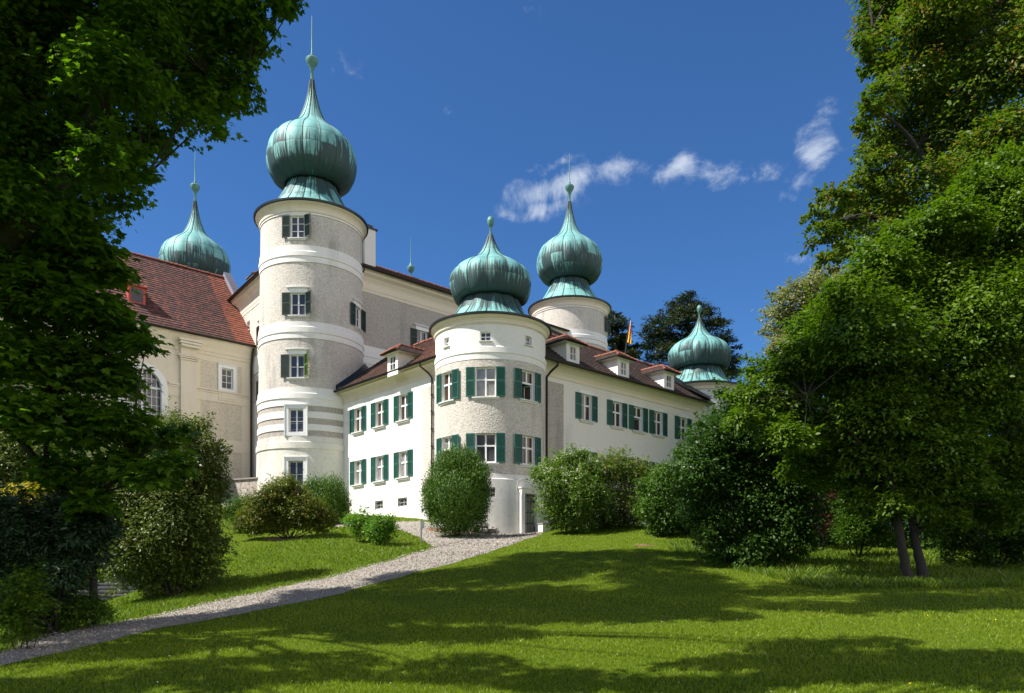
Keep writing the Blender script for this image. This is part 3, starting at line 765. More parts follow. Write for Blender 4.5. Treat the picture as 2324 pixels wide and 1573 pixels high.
def ridge(mb, a, b, m=0, r=.13, step=.36):
    a, b = V3(a), V3(b); n = max(1, int((b-a).length/step)); d = (b-a)/n; t = d.normalized()
    rg = np.random.RandomState(int(abs(a.x*37+a.y*11)) % 9999)
    s = t.cross(UP).normalized(); up = s.cross(t)
    for k in range(n):
        p0 = a+d*k; p1 = p0+d*1.08; q = r*(1+rg.rand()*.25)
        for (pa, pb, c) in ((p0, p1, 1),):
            ring0 = [pa+s*math.cos(x)*q*1.15+up*(math.sin(x)*q*1.15-.02) for x in np.linspace(0, PI, 6)]
            ring1 = [pb+s*math.cos(x)*q*.9+up*(math.sin(x)*q*.9-.02) for x in np.linspace(0, PI, 6)]
            for i in range(5): mb.face([ring0[i], ring0[i+1], ring1[i+1], ring1[i]], m)
            mb.face(ring0, m)
def cove(mb, PLn, u0, u1, pf, m=0):
    for (o0, z0), (o1, z1) in zip(pf, pf[1:]): mb.face([PLn.P(u0, o0, z0), PLn.P(u1, o0, z0), PLn.P(u1, o1, z1), PLn.P(u0, o1, z1)], m)
    for u in (u0, u1): mb.face([PLn.P(u, o, z) for o, z in pf]+[PLn.P(u, 0, pf[-1][1])], m)
def gutter(mb, PLn, u0, u1, off, z, r=.10):
    ang = np.linspace(PI, 2*PI, 7)
    for a0, a1 in zip(ang, ang[1:]):
        mb.face([PLn.P(u0, off+r*math.cos(a0), z+r*math.sin(a0)), PLn.P(u1, off+r*math.cos(a0), z+r*math.sin(a0)), PLn.P(u1, off+r*math.cos(a1), z+r*math.sin(a1)), PLn.P(u0, off+r*math.cos(a1), z+r*math.sin(a1))])
    mb.box(PLn.P((u0+u1)/2, off+r, z+.005), abs(u1-u0), .03, .03, (PLn.d, PLn.out, UP))
    for u in np.arange(min(u0, u1)+.4, max(u0, u1), .9): mb.box(PLn.P(u, off+r+.015, z-.04), .025, .015, .12, (PLn.d, PLn.out, UP))
def downpipe(parent, pts, r=.055, m='gutter_metal'):
    mb = MB(); mb.tube(pts, r, 8)
    for k in range(2, 8):
        p = V3(pts[-1]).lerp(V3(pts[-2]), k/8); mb.box(p, .15, .15, .04)
    return mb.build('downpipe', M[m], parent, True, 40)
def dormer(parent, p, d, inw, w=1.0, h=1.05, deep=2.2, ww=.62, wh=.86, ov=.30, wm='white_render', rm='brown_tiles', slope=.70, rh=.48, louvre=False):
    """p: world point on the roof under the window centre; d: along eaves; inw: horizontal direction into the roof"""
    z0 = .12; o = -inw; mb = MB(); f = lambda a, i, z: p+d*a+inw*i+UP*z
    hw = w/2; zt = z0+wh+.16
    for (a, b, c, e) in ((-hw, -ww/2, -.2, zt), (ww/2, hw, -.2, zt), (-ww/2, ww/2, -.2, z0), (-ww/2, ww/2, z0+wh, zt)):
        mb.face([f(a, 0, c), f(b, 0, c), f(b, 0, e), f(a, 0, e)])
    for s in (-1, 1): mb.face([f(s*hw, 0, -.2), f(s*hw, 0, zt), f(s*hw, deep, zt), f(s*hw, deep, zt-.3)]); mb.face([f(s*ww/2, 0, z0), f(s*ww/2, 0, z0+wh), f(s*ww/2, .12, z0+wh), f(s*ww/2, .12, z0)])
    mb.face([f(-ww/2, 0, z0), f(ww/2, 0, z0), f(ww/2, .12, z0), f(-ww/2, .12, z0)])
    mb.box(f(0, -.05, zt+.0), w+2*ov-.1, .3, .07, (d, inw, UP))
    for s in (-1, 1): mb.box(f(s*(hw+ov*.45), deep/2, zt), ov*.8, deep, .06, (d, inw, UP))
    D = mb.build('dormer', M[wm], parent); 
    rb = MB(); e = hw+ov; zb = zt+.03; zr = zb+rh+.12; hip = e*.95
    A, B = f(-e, -ov, zb), f(e, -ov, zb); Cc, Dd = f(e, deep+.7, zb), f(-e, deep+.7, zb); r0, r1 = f(0, -ov+hip, zr), f(0, deep+.9, zr)
    roof(rb, A, B, r0-d*.01, r0+d*.01, 0, .2, step=.03); roof(rb, B, Cc, r0, r1, 0, .2, step=.03); roof(rb, Dd, A, r1, r0, 0, .2, step=.03)
    rb.face([A-UP*.04, B-UP*.04, Cc-UP*.04, Dd-UP*.04], 0, [(0, 0)]*4)
    ridge(rb, r0, r1, 1, .10, .3); ridge(rb, A, r0, 1, .08, .28); ridge(rb, B, r0, 1, .08, .28)
    ro = rb.build('dormer_roof', [M[rm], M['orange_tile']], D)
    rz = math.atan2(o.x, -o.y)
    if louvre:
        lb = MB()
        lb.box(f(0, .06, z0+wh/2), ww, .02, wh, (d, inw, UP), 0)
        for k in range(9): lb.box(f(0, .0, z0+.05+k*wh/9), ww, .10, .03, (d, (inw-UP*.6).normalized(), (UP+inw*.6).normalized()), 0)
        lb.build('louvre', M['pale_metal'], D)
    else:
        W = inst('window', cached(('f', 'four', ww, wh), lambda: frame_mesh('four', ww, wh)), D, f(0, -.12, z0)-worldloc(D), rz)
        # panes are fixed to the dormer beside the frame, two levels below the wing
        inst('pane', cached(('p', 'four', ww, wh, 'glass'), lambda: pane_mesh('four', ww, wh, 'glass')), D, f(0, -.12, z0)-worldloc(D), rz)
    return D

# ------------------------------------------------------------------ left wing
WP = [(.0, 11.62), (.04, 11.62), (.04, 11.72), (.02, 11.74), (.03, 11.86), (.10, 12.02), (.24, 12.16), (.42, 12.24), (.44, 12.36), (.52, 12.38)]
LW = root('castle_wing', tuple(PL.P(9, 0, 3.5)), 'sunlit white wing with teal shutters between the tall tower and the corner tower', 'building', 'two storey wings of the castle')
Lw = [12.83, 10.23, 7.59]
holes = [(u-.5, u+.5, z0, z1) for u in Lw for (z0, z1) in ((9.48, 11.08), (5.97, 7.56))]+[(9.80, 10.72, 4.16, 4.70), (7.15, 8.13, 4.17, 4.70)]
mb = MB()
wall(mb, [0, 5.6, 15.2], [(12.3, 0), (5.18, 0), (5.15, .05), (1.6, .05)], holes, PL.P, lambda u, z: 1 if u < 5.6 and z < 11.6 and z > 5.16 else 0, .24, 0)
wall(mb, [0, 24.4], [(12.3, 0), (1.6, 0)], [], lambda u, o, z: PL.P(u*.62, -8.1+o, z), lambda u, z: 0)
mb.face([PL.P(15.2, 0, 2), PL.P(15.2, -8.1, 2), PL.P(15.2, -8.1, 12.3), PL.P(15.2, -4, 15.8), PL.P(15.2, 0, 12.3)], 0)
mb.build('wall', [M['white_render'], M['rough_plaster']], LW)
mb = MB(); cove(mb, PL, 1.5, 15.12, WP); mb.build('cornice', M['cream_render'], LW)
mb = MB(); e = .62; zE = 12.40; zR = 15.85
rp = lambda u, q, z: PL.P(u, -q, z)
roof(mb, rp(1.35, -e, zE), rp(15.15, -e, zE), rp(4, 4, zR), rp(15.15, 4, zR), 0)
roof(mb, rp(15.15, 8.6, zE), rp(7, 8.6, zE), rp(15.15, 4, zR), rp(4, 4, zR), 0)
ridge(mb, rp(4, 4, zR), rp(15.1, 4, zR), 1)
Lr = mb.build('roof', [M['brown_tiles'], M['orange_tile']], LW)
at = Lr.data.attributes.new('fresh', 'FLOAT', 'POINT'); fr = []
for v_ in Lr.data.vertices:
    q = v_.co+Vector(LW.location)-C0; u = q.dot(dL); inn = q.dot(dR); fr.append(max(0, min(1, (7.2-u-(inn)*.1)/3.2))*.75)
at.data.foreach_set('value', fr)
mb = MB(); gutter(mb, PL, 1.5, 15.25, .68, 12.40); mb.build('gutter', M['gutter_metal'], LW)
# dark sheet metal where the roof meets the tall tower
mb = MB(); prev = None
sl = (zR-zE)/(4+e)
for k in range(60):
    a = R(-20+k*2.6); p = V3((TT[0]+3.72*math.sin(a), TT[1]-3.72*math.cos(a), 0)); q = p-C0; inn = q.dot(dR); u = q.dot(dL)
    if inn < -e or inn > 4.2 or u > 16.5: prev = None; continue
    zr = zE+sl*(inn+e); o_ = V3((math.sin(a), -math.cos(a), 0))
    cur = (p+UP*(zr-.1+EYE), p+UP*(zr+.42+EYE)-o_*.02, p+o_*.34+UP*(zr+.09+EYE-sl*.1))
    if prev: mb.face([prev[0], cur[0], cur[1], prev[1]]); mb.face([prev[2], cur[2], cur[1], prev[1]])
    prev = cur
mb.box(PL.P(15.2, .25, 12.72), .16, 1.1, .62, (dL, PL.out, UP))
mb.build('roof_flashing', M['dark_metal'], LW)
nw = 0
for i, u in enumerate(Lw):
    for (z0, z1) in ((9.48, 11.08), (5.97, 7.56)):
        window(LW, PL.P(u, 0, z0), PL.out, 'cross', 1.0, 1.6, (G, -2, G, -2, .50), 'step', 'flat', 'glass_brown' if z0 > 7 else 'glass_curtain', z0 < 7)
for (a_, b_) in ((9.80, 10.72), (7.15, 8.13)):
    window(LW, PL.P((a_+b_)/2, .05, 4.17), PL.out, 'four', round(b_-a_, 2), .53, None, None, None, 'glass', False, (5, 2), name='basement_window')
p = rayplane(891, 845, PL.P(0, .62, 12.40), (dL.cross((dR*4.62+UP*3.45))).normalized())
dormer(LW, p, dL, dR, 1.12, 1.0, 1.7, .62, .86, .34)
mb = MB(); q = rayplane(931, 812, PL.P(0, .62, 12.40), (dL.cross((dR*4.62+UP*3.45))).normalized()); mb.tube([q, q+UP*.35], .07, 8); mb.lathe([(.07, q.z+.35), (.12, q.z+.36), (.12, q.z+.42), (.04, q.z+.46)], 8, (q.x, q.y)); mb.build('vent_pipe', M['dark_metal'], LW)
downpipe(LW, [PL.P(4.95, .66, 12.3), PL.P(4.95, .66, 12.15), PL.P(4.62, .30, 11.75), PL.P(4.55, .10, 11.5), PL.P(4.55, .10, 3.5)])

# ------------------------------------------------------------------ right wing
RW = root('castle_wing', tuple(PR.P(12, 0, 3.5)), 'long shaded white wing with three dormers and teal shutters right of the corner tower', 'building', 'two storey wings of the castle')
Rw = [8.33, 11.28, 13.47, 15.66, 18.57]
holes = [(u-.5, u+.5, z0, z1) for u in Rw for (z0, z1) in ((9.48, 11.08), (5.97, 7.56))]
mb = MB()
wall(mb, [0, 6.29, 20.5, 22.0, 24.2], [(12.3, 0), (11.35, 0), (5.18, 0), (5.15, .05), (1.6, .05)], holes, PR.P, lambda u, z: (2 if (u < 6.29 or 20.5 < u < 22.0) and 5.16 < z < 11.4 else 0), .24, 1)
wall(mb, [0, 24.4], [(12.3, 0), (1.6, 0)], [], lambda u, o, z: PR.P(u*.62, -8.1+o, z), lambda u, z: 0)
mb.build('wall', [M['pale_render'], M['window_white'], M['rough_plaster_grey']], RW)
mb = MB(); cove(mb, PR, 1.5, 24.1, WP); mb.build('cornice', M['cream_render'], RW)
mb = MB(); rp = lambda u, q, z: PR.P(u, -q, z)
roof(mb, rp(1.35, -e, zE), rp(24.3, -e, zE), rp(4, 4, zR), rp(22.5, 4, zR), 0)
roof(mb, rp(24.3, 8.6, zE), rp(7, 8.6, zE), rp(22.5, 4, zR), rp(4, 4, zR), 0)
ridge(mb, rp(4, 4, zR), rp(22.5, 4, zR), 1)
mb.build('roof', [M['brown_tiles'], M['orange_tile']], RW)
mb = MB(); gutter(mb, PR, 1.5, 24.4, .68, 12.40); mb.build('gutter', M['gutter_metal'], RW)
for i, u in enumerate(Rw):
    for (z0, z1) in ((9.48, 11.08), (5.97, 7.56)):
        window(RW, PR.P(u, 0, z0), PR.out, 'open' if (i == 2 and z0 > 7) else 'cross', 1.0, 1.6, (G, -2, G, -2, .50), 'step', 'flat', 'glass_brown' if z0 > 7 else 'glass_curtain', i == 3)
nR = (dR.cross((dL*4.62+UP*3.45))).normalized()
for (px, py) in ((1300.5, 823), (1415, 856), (1518.5, 884)):
    dormer(RW, rayplane(px, py, PR.P(0, .62, 12.40), nR), dR, dL, 1.15, 1.0, 1.9, .60, .86, .36)
downpipe(RW, [PR.P(5.1, .66, 12.3), PR.P(5.1, .66, 12.15), PR.P(4.85, .35, 11.8), PR.P(4.75, .10, 11.5), PR.P(4.75, .10, 3.0)], .07)
downpipe(RW, [PR.P(24.0, .66, 12.3), PR.P(23.8, .5, 12.0), PR.P(22.9, .10, 11.5), PR.P(22.9, .10, 4.0)])
mb = MB()     # low metal clad parapet between wing roof and the distant tower; flashing at the far tower
pa, pb = rayplane(1219, 745, PR.P(4, -5.2, 0), dL), rayplane(1276, 770, PR.P(4, -5.2, 0), dL)
mb.box((pa+pb)/2-UP*.6, (pb-pa).length, .5, 1.5, ((pb-pa).normalized(), dL, UP)); mb.box((pa+pb)/2+UP*.18, (pb-pa).length+.2, .62, .12, ((pb-pa).normalized(), dL, UP))
mb.build('roof_parapet', M['dark_metal'], RW)
mb = MB(); prev = None
for k in range(80):
    a = R(-150+k*3); p = V3((14.4+3.25*math.sin(a), 58.5-3.25*math.cos(a), 0)); q = p-C0; inn = q.dot(dL); u = q.dot(dR)
    if inn < -e or inn > 4.2 or u > 24.4: prev = None; continue
    zr = zE+sl*(inn+e); o_ = V3((math.sin(a), -math.cos(a), 0)); cur = (p+UP*(zr-.1+EYE), p+UP*(zr+.45+EYE), p+o_*.5+UP*(zr+.09+EYE))
    if prev: mb.face([prev[0], cur[0], cur[1], prev[1]]); mb.face([prev[2], cur[2], cur[1], prev[1]])
    prev = cur
mb.build('roof_flashing', M['dark_metal'], RW)

# ------------------------------------------------------------------ main building
MB_ = root('main_building', tuple(C1+dR*15+dL*8+UP*6), 'tall pale main block with a brown roof rising behind the wings', 'building')
ZM = 22.15
CP2 = [(0, ZM-1.55), (.03, ZM-1.55), (.03, ZM-1.35), (.06, ZM-1.3), (.06, ZM-.9), (.10, ZM-.75), (.24, ZM-.5), (.46, ZM-.32), (.5, ZM-.12), (.58, ZM-.08)]
hF = [(10.0, 11.0, 17.35, 18.86)]
mb = MB()
mfF = lambda u, z: 2 if (16.7 < z < 20.66) or (11.8 < z < 15.4) else 0
wall(mb, [0, 4.2, 28], [(ZM, 0), (20.66, .03), (20.66, 0), (16.7, 0), (16.7, .04), (16.3, .04), (16.25, .08), (15.9, .08), (15.87, .04), (15.4, .04), (15.4, 0), (2, 0)], hF, PF.P, mfF, .24, 1)
hM = [(6.4, 7.4, 17.35, 18.86), (9.65, 10.35, 19.15, 19.9), (6.4, 7.4, 13.15, 14.7)]
PMp = lambda u, o, z: PM.P(u, o, z)
wall(mb, [0, 30], [(ZM, 0), (20.66, .03), (20.66, 0), (16.7, 0), (16.7, .04), (15.4, .04), (15.4, 0), (2, 0)], hM, PMp, lambda u, z: 3 if (16.7 < z < 20.66) or (11.8 < z < 15.4) else 0, .24, 1)
for q in (PF.P(28, 0, 2), ): mb.face([q, q+dL*14, q+dL*14+UP*(ZM-2), q+UP*(ZM-2)], 0)
mb.build('wall', [M['white_render'], M['window_white'], M['rough_plaster_grey'], M['rough_plaster']], MB_)
mb = MB(); cove(mb, PF, .5, 28.3, CP2); cove(mb, PM, .5, 30, CP2); mb.build('cornice', M['cream_render'], MB_)
mb = MB(); e2 = .66; zRM = 26.0
ni = V3((-PM.out.x, -PM.out.y, 0))
roof(mb, PF.P(1.5, e2, ZM), PF.P(28.6, e2, ZM), PF.P(7, -7, zRM), PF.P(26, -7, zRM), 0)
roof(mb, PF.P(28.6, -14.6, ZM), PF.P(7, -14.6, ZM), PF.P(26, -7, zRM), PF.P(7, -7, zRM), 0)
roof(mb, PM.P(30, e2, ZM), PM.P(1.5, e2, ZM), PM.P(30, -7, zRM), PM.P(7, -7, zRM), 1)
ridge(mb, PF.P(7, -7, zRM), PF.P(26, -7, zRM), 2); ridge(mb, PM.P(7, -7, zRM), PM.P(30, -7, zRM), 2)
mb.build('roof', [M['brown_tiles'], M['red_tiles'], M['orange_tile']], MB_)
mb = MB(); gutter(mb, PF, .5, 28.6, .72, ZM, .11); gutter(mb, PM, .5, 30, .72, ZM, .11); mb.build('gutter', M['gutter_metal'], MB_)
window(MB_, PF.P(10.5, 0, 17.35), PF.out, 'four', 1.0, 1.51, (DG, -2, DG, -2, .58), 'step', 'cap', 'glass', True)
window(MB_, PM.P(6.9, 0, 17.35), PM.out, 'four', 1.0, 1.51, (DG, -2, DG, 10, .60), 'step', 'cap', 'glass')
window(MB_, PM.P(6.9, 0, 13.15), PM.out, 'four', 1.0, 1.55, (DG, -2, DG, 10, .60), 'step', 'cap', 'glass')
window(MB_, PM.P(10, 0, 19.15), PM.out, 'four', .7, .75, None, 'plain', None, 'glass')
nF = (dR.cross((dL*7.66+UP*(zRM-ZM)))).normalized()
q = rayplane(834, 600, PF.P(0, -4.4, 0), -dL); mb = MB()
mb.box(q+UP*.9, 1.0, .8, 3.6, (dR, dL, UP)); mb.box(q-dR*.95+dL*.3+UP*.9, .5, .8, 3.4, (dR, dL, UP)); ch = mb.build('chimney', M['white_render'], MB_)
mb = MB(); mb.box(q+UP*2.75, 1.3, 1.05, .10, (dR, dL, UP)); mb.box(q+UP*2.95, .7, .5, .3, (dR, dL, UP)); mb.box(q-dR*.95+dL*.3+UP*2.64, .6, .95, .08, (dR, dL, UP)); mb.build('chimney_cap', M['dark_metal'], ch).location = (0, 0, 0)
q = rayplane(932.5, 625, PF.P(0, -7, 0), -dL); mb = MB(); k = q.z
mb.lathe([(.05, k-1), (.05, k), (.08, k+.05), (.07, k+.2), (.22, k+.35), (.34, k+.62), (.34, k+.7), (.2, k+.8), (.12, k+.95), (.06, k+1.1), (.04, k+1.2), (.02, k+3.3)], 14, (q.x, q.y))
mb.build('roof_finial', M['copper_plain'], MB_, True, 40)
nM = ((PM.P(1, 0, 0)-PM.P(0, 0, 0)).cross(-PM.out*7.66+UP*(zRM-ZM))).normalized()
p = rayplane(573, 664, PM.P(0, e2-.5, ZM+.2), nM); dormer(MB_, p, PM.d, -PM.out, 1.1, 1.0, 1.6, .5, .95, .25, rm='red_tiles')
downpipe(MB_, [PF.P(4.9, .7, ZM-.1), PF.P(4.9, .7, ZM-.3), PF.P(4.62, .2, ZM-1.0), PF.P(4.62, .12, ZM-1.4), PF.P(4.62, .12, 12)])

# ------------------------------------------------------------------ church (long building on the left)
CH = root('church', tuple(PC.P(12, 0, 6)), 'long cream church with a steep red tiled roof and tall arched window', 'building')
ZC = 17.6
zat = lambda py, px=547: PC.uz(px, py)[1]
py_ = lambda y: 510.6+y/2.5204          # crop rows to picture rows
zA, zB, zC_, zD = zat(py_(812)), zat(py_(975)), zat(py_(1035)), zat(py_(1240))
uw0, uw1 = PC.uz(170.2+903/2.5204, 830)[0], PC.uz(170.2+838/2.5204, 830)[0]
zw0, zw1 = zat(py_(938), 516), zat(py_(822), 516)
ua, ub = PC.uz(170.2+690/2.5204, 830)[0], PC.uz(170.2+600/2.5204, 830)[0]    # pilaster
uc1 = PC.uz(170.2+497/2.5204, 950)[0]; uc0 = uc1+2*(PC.uz(170.2+390/2.5204, 950)[0]-uc1); ucm = (uc0+uc1)/2; rad = (uc0-uc1)/2
zsp = PC.uz(170.2+500/2.5204, py_(938))[1]; zbot = zsp-6.2
def PCp(u, o, z): return PC.P(u, o, z)
mb = MB()
prof = [(ZC, .0), (zA, 0), (zB, 0), (zB, .05), (zC_, .05), (zC_, 0), (zD, 0), (zD, .04), (zD-.9, .04), (zD-.9, 0), (zD-3.2, 0), (zD-3.2, .04), (zD-3.9, .04), (zD-3.9, 0), (zD-5.3, 0), (2, 0)]
pan = [(0.9, ua-.35), (ub+.45, uc1-.8), (uc0+.8, uc0+3)]
def mfC(u, z):
    inp = any(a < u < b for a, b in pan)
    return 1 if inp and (zB < z < zA or zD < z < zC_ or zD-3.2 < z < zD-.9 or zD-5.3 < z < zD-3.9) else 0
arch = []
n = 10
hs = [(uw0, uw1, zw0, zw1)]
us = [0, .35, .9, ua-.35, ua, ub, ub+.45, uc1-.8, uc0+.8, uc0+3, 34]+[ucm+rad*math.cos(PI*k/n) for k in range(n+1)]
def inarch(u, z): return abs(u-ucm) < rad and (zbot < z < zsp or (z >= zsp and (z-zsp)**2+(u-ucm)**2 < rad*rad))
zl = sorted(set([z for z, _ in prof]+[zsp+rad*k/14 for k in range(15)]+[zbot]), reverse=True)
prof2 = []
def offp(z):
    for (a, o0), (b, o1) in zip(prof, prof[1:]):
        if a > b and a >= z >= b: return o0
    return 0
pr2 = list(prof)
for z in zl:
    for i in range(len(pr2)-1):
        if pr2[i][0] > z+1e-6 and pr2[i+1][0] < z-1e-6: pr2.insert(i+1, (z, pr2[i][1])); break
us2 = us+[ucm+rad*(k/16-1) for k in range(33)]
wall(mb, us2, pr2, hs, PCp, mfC, .3, 2, skip=inarch)
mb.face([PC.P(0, 0, 2), PC.P(0, -3, 2), PC.P(0, -3, ZC), PC.P(0, 0, ZC)], 0)
mb.build('wall', [M['cream_render'], M['church_plaster'], M['window_white']], CH)
# arched window
mb = MB(); pts = [(ucm+rad*math.cos(PI*k/24), zsp+rad*math.sin(PI*k/24)) for k in range(25)]; ring = [(uc0, zbot)]+pts+[(uc1, zbot)]
for (a, b) in zip(ring, ring[1:]):
    def sc_(p, k): 
        dx, dz = p[0]-ucm, max(0, p[1]-zsp); L = math.hypot(p[0]-ucm, dz) or 1
        return (p[0]+dx/L*k, p[1]+(dz/L*k))
    A0, A1, B0, B1 = sc_(a, -.04), sc_(a, .38), sc_(b, -.04), sc_(b, .38)
    mb.face([PC.P(A0[0], .08, A0[1]), PC.P(B0[0], .08, B0[1]), PC.P(B1[0], .08, B1[1]), PC.P(A1[0], .08, A1[1])])
    mb.face([PC.P(A1[0], .08, A1[1]), PC.P(B1[0], .08, B1[1]), PC.P(B1[0], 0, B1[1]), PC.P(A1[0], 0, A1[1])])
    mb.face([PC.P(A0[0], .08, A0[1]), PC.P(B0[0], .08, B0[1]), PC.P(B0[0], -.35, B0[1]), PC.P(A0[0], -.35, A0[1])])
AW = mb.build('arched_window', M['window_white'], CH)
mb = MB(); axc = (PC.d, PC.out, UP)
for k in range(1, 8):
    u = uc1+(uc0-uc1)*k/8; top = zsp+math.sqrt(max(0, rad*rad-(u-ucm)**2)); t = .14 if k == 4 else .035
    mb.box(PC.P(u, -.25, (zbot+top)/2), t, .07, top-zbot, axc)
z = zbot
while z < zsp+rad-.2:
    hw = rad if z < zsp else math.sqrt(rad*rad-(z-zsp)**2)
    mb.box(PC.P(ucm, -.25, z), 2*hw, .06, .035, axc); z += .62
for zk in (zsp, zsp-2.5): mb.box(PC.P(ucm, -.24, zk), 2*rad, .10, .16, axc)
mb.build('glazing_bars', M['window_white'], AW)
mb = MB(); mb.face([PC.P(p[0], -.28, p[1]) for p in ring]); mb.build('pane', M['glass'], AW)
window(CH, PC.P((uw0+uw1)/2, 0, zw0), PC.out, 'chapel', round(uw1-uw0, 2), round(zw1-zw0, 2), None, 'plain', 'surround', 'glass')
mb = MB()      # apron under the small window, pilasters, string courses
um = (uw0+uw1)/2; mb.box(PC.P(um, .05, zw0-.62), uw1-uw0+.5, .08, .62, axc); mb.box(PC.P(um, .10, zw0-.62), uw1-uw0+.1, .04, .32, axc)
zcap = zat(py_(760), 437)
for (p0, p1) in ((ua, ub), (uc0+3.2, uc0+4.6)):
    mb.box(PC.P((p0+p1)/2, .10, (zcap+4)/2-.3), abs(p1-p0), .24, zcap-4, axc)
    mb.box(PC.P((p0+p1)/2, .10, (ZC-.8+zcap)/2), abs(p1-p0), .26, ZC-.8-zcap-.2, axc)
    for (dz_, ex) in ((0, .18), (-.12, .12), (-.26, .06)): mb.box(PC.P((p0+p1)/2, .14, zcap+dz_), abs(p1-p0)+ex*2, .3+ex, .10, axc)
    for (dz_, ex) in ((-.1, .25), (-.3, .16), (-.5, .08)): mb.box(PC.P((p0+p1)/2, .30, ZC-.55+dz_), abs(p1-p0)+ex*2, .5+ex, .16, axc)
for (u0, u1) in ((.02, ua-.01), (ub+.01, uc1-.42), (uc0+.42, 30)): mb.box(PC.P((u0+u1)/2, .09, zB+.04), abs(u1-u0), .16, .12, axc); mb.box(PC.P((u0+u1)/2, .06, zB-.1), abs(u1-u0), .10, .12, axc)
mb.box(PC.P(15, .07, zA+.75), 30, .12, .10, axc); mb.box(PC.P(15, .05, zA+.5), 30, .06, .10, axc)
cove(mb, PC, 0, 34, [(0, ZC-1.35), (.06, ZC-1.33), (.06, ZC-1.1), (.12, ZC-1.05), (.16, ZC-.8), (.34, ZC-.5), (.38, ZC-.4), (.40, ZC-.25), (.55, ZC-.2)])
mb.build('mouldings', M['cream_render'], CH)
mb = MB()
eC = .65; back = dM*7.2
E0 = PC.P(-.2, eC, ZC-.1); E1 = PC.P(36, eC, ZC-.1); r0_ = C1+dM*15.9+UP*(25.05+EYE); r1_ = r0_-dR*36
mid = PC.P(1.6, eC, ZC-.1); rm_ = r0_-dR*1.6
roof(mb, mid, E1, rm_, r1_, 0); roof(mb, E0, mid, r0_, rm_, 1)
bk = r0_+dM*7-UP*7; roof(mb, bk-dR*36, bk, r1_, r0_, 0)
ridge(mb, r0_, r1_, 2, .15)
mb.build('roof', [M['red_tiles'], M['orange_tiles'], M['orange_tile']], CH)
mb = MB(); gutter(mb, PC, -.3, 36, .72, ZC-.1, .11); mb.build('gutter', M['gutter_metal'], CH)
nC = (dR.cross(r0_-E0)).normalized()
if nC.z < 0: nC = -nC
mb = MB()     # clad fire wall at the roof end
f0 = E0.lerp(r0_, .70); f1 = r0_+(r0_-E0)*.03; t = (f1-f0).normalized(); ln = (f1-f0).length
mb.box((f0+f1)/2+nC*.16, .34, ln, .40, (dR, t, nC)); 
for k in range(int(ln/.16)): mb.box(f0+t*(.1+k*.16)+nC*.39+dR*.1, .62, .09, .07, (dR, t, nC))
mb.build('fire_wall', M['pale_metal'], CH)
mb = MB(); mb.tube([E0+nC*.1, E0.lerp(r0_, .70)+nC*.1], .07, 6); mb.build('verge_flashing', M['red_paint'], CH)
p = rayplane(311, 689, E0, nC); dormer(CH, p, dR, V3((dM.x, dM.y, 0)), 1.15, 1.1, 1.5, .8, .95, .12, 'red_paint', 'red_tiles', louvre=True)
downpipe(CH, [PC.P(.25, .70, ZC-.3), PC.P(.25, .5, ZC-.7), PC.P(.2, .16, ZC-1.6), PC.P(.2, .16, 5.5)], .09)

# ------------------------------------------------------------------ small things around the castle
def thing1(name, mb, m, label, cat, loc, group=None, smooth=False):
    r_ = root(name, loc, label, cat, group); return r_
FP = rayplane(1418.5, 806, PR.P(0, .62, 12.40), nR)
fp = root('flagpole', tuple(FP), 'furled yellow flag on a thin dark pole standing on the right wing roof', 'flagpole')
top = rayplane(1429, 722, FP, V3((0, -1, 0)))
mb = MB(); mb.tube([FP, top], [.05, .035], 8); mb.tube([top, top+UP*.1], [.06, .02], 8); mb.build('pole', M['iron'], fp, True, 40)
mb = MB(); n = 22; m_ = 14; grid = []
for i in range(n+1):
    row_ = []; k = i/n; c = top.lerp(FP, .05+.62*k)
    wd = .06+.22*k**.8
    for j in range(m_+1):
        s = j/m_; row_.append(c+V3((.05+wd*s, .10*math.sin(s*9+k*3)*(0.3+k), -.15*s)))
    grid.append(row_)
for i in range(n):
    for j in range(m_): mb.face([grid[i][j], grid[i][j+1], grid[i+1][j+1], grid[i+1][j]])
for i in range(0): pass
fl = mb.build('flag', M['flag_cloth'], fp, True, 60, weld=True)
sd = fl.modifiers.new('thickness', 'SOLIDIFY'); sd.thickness = .012

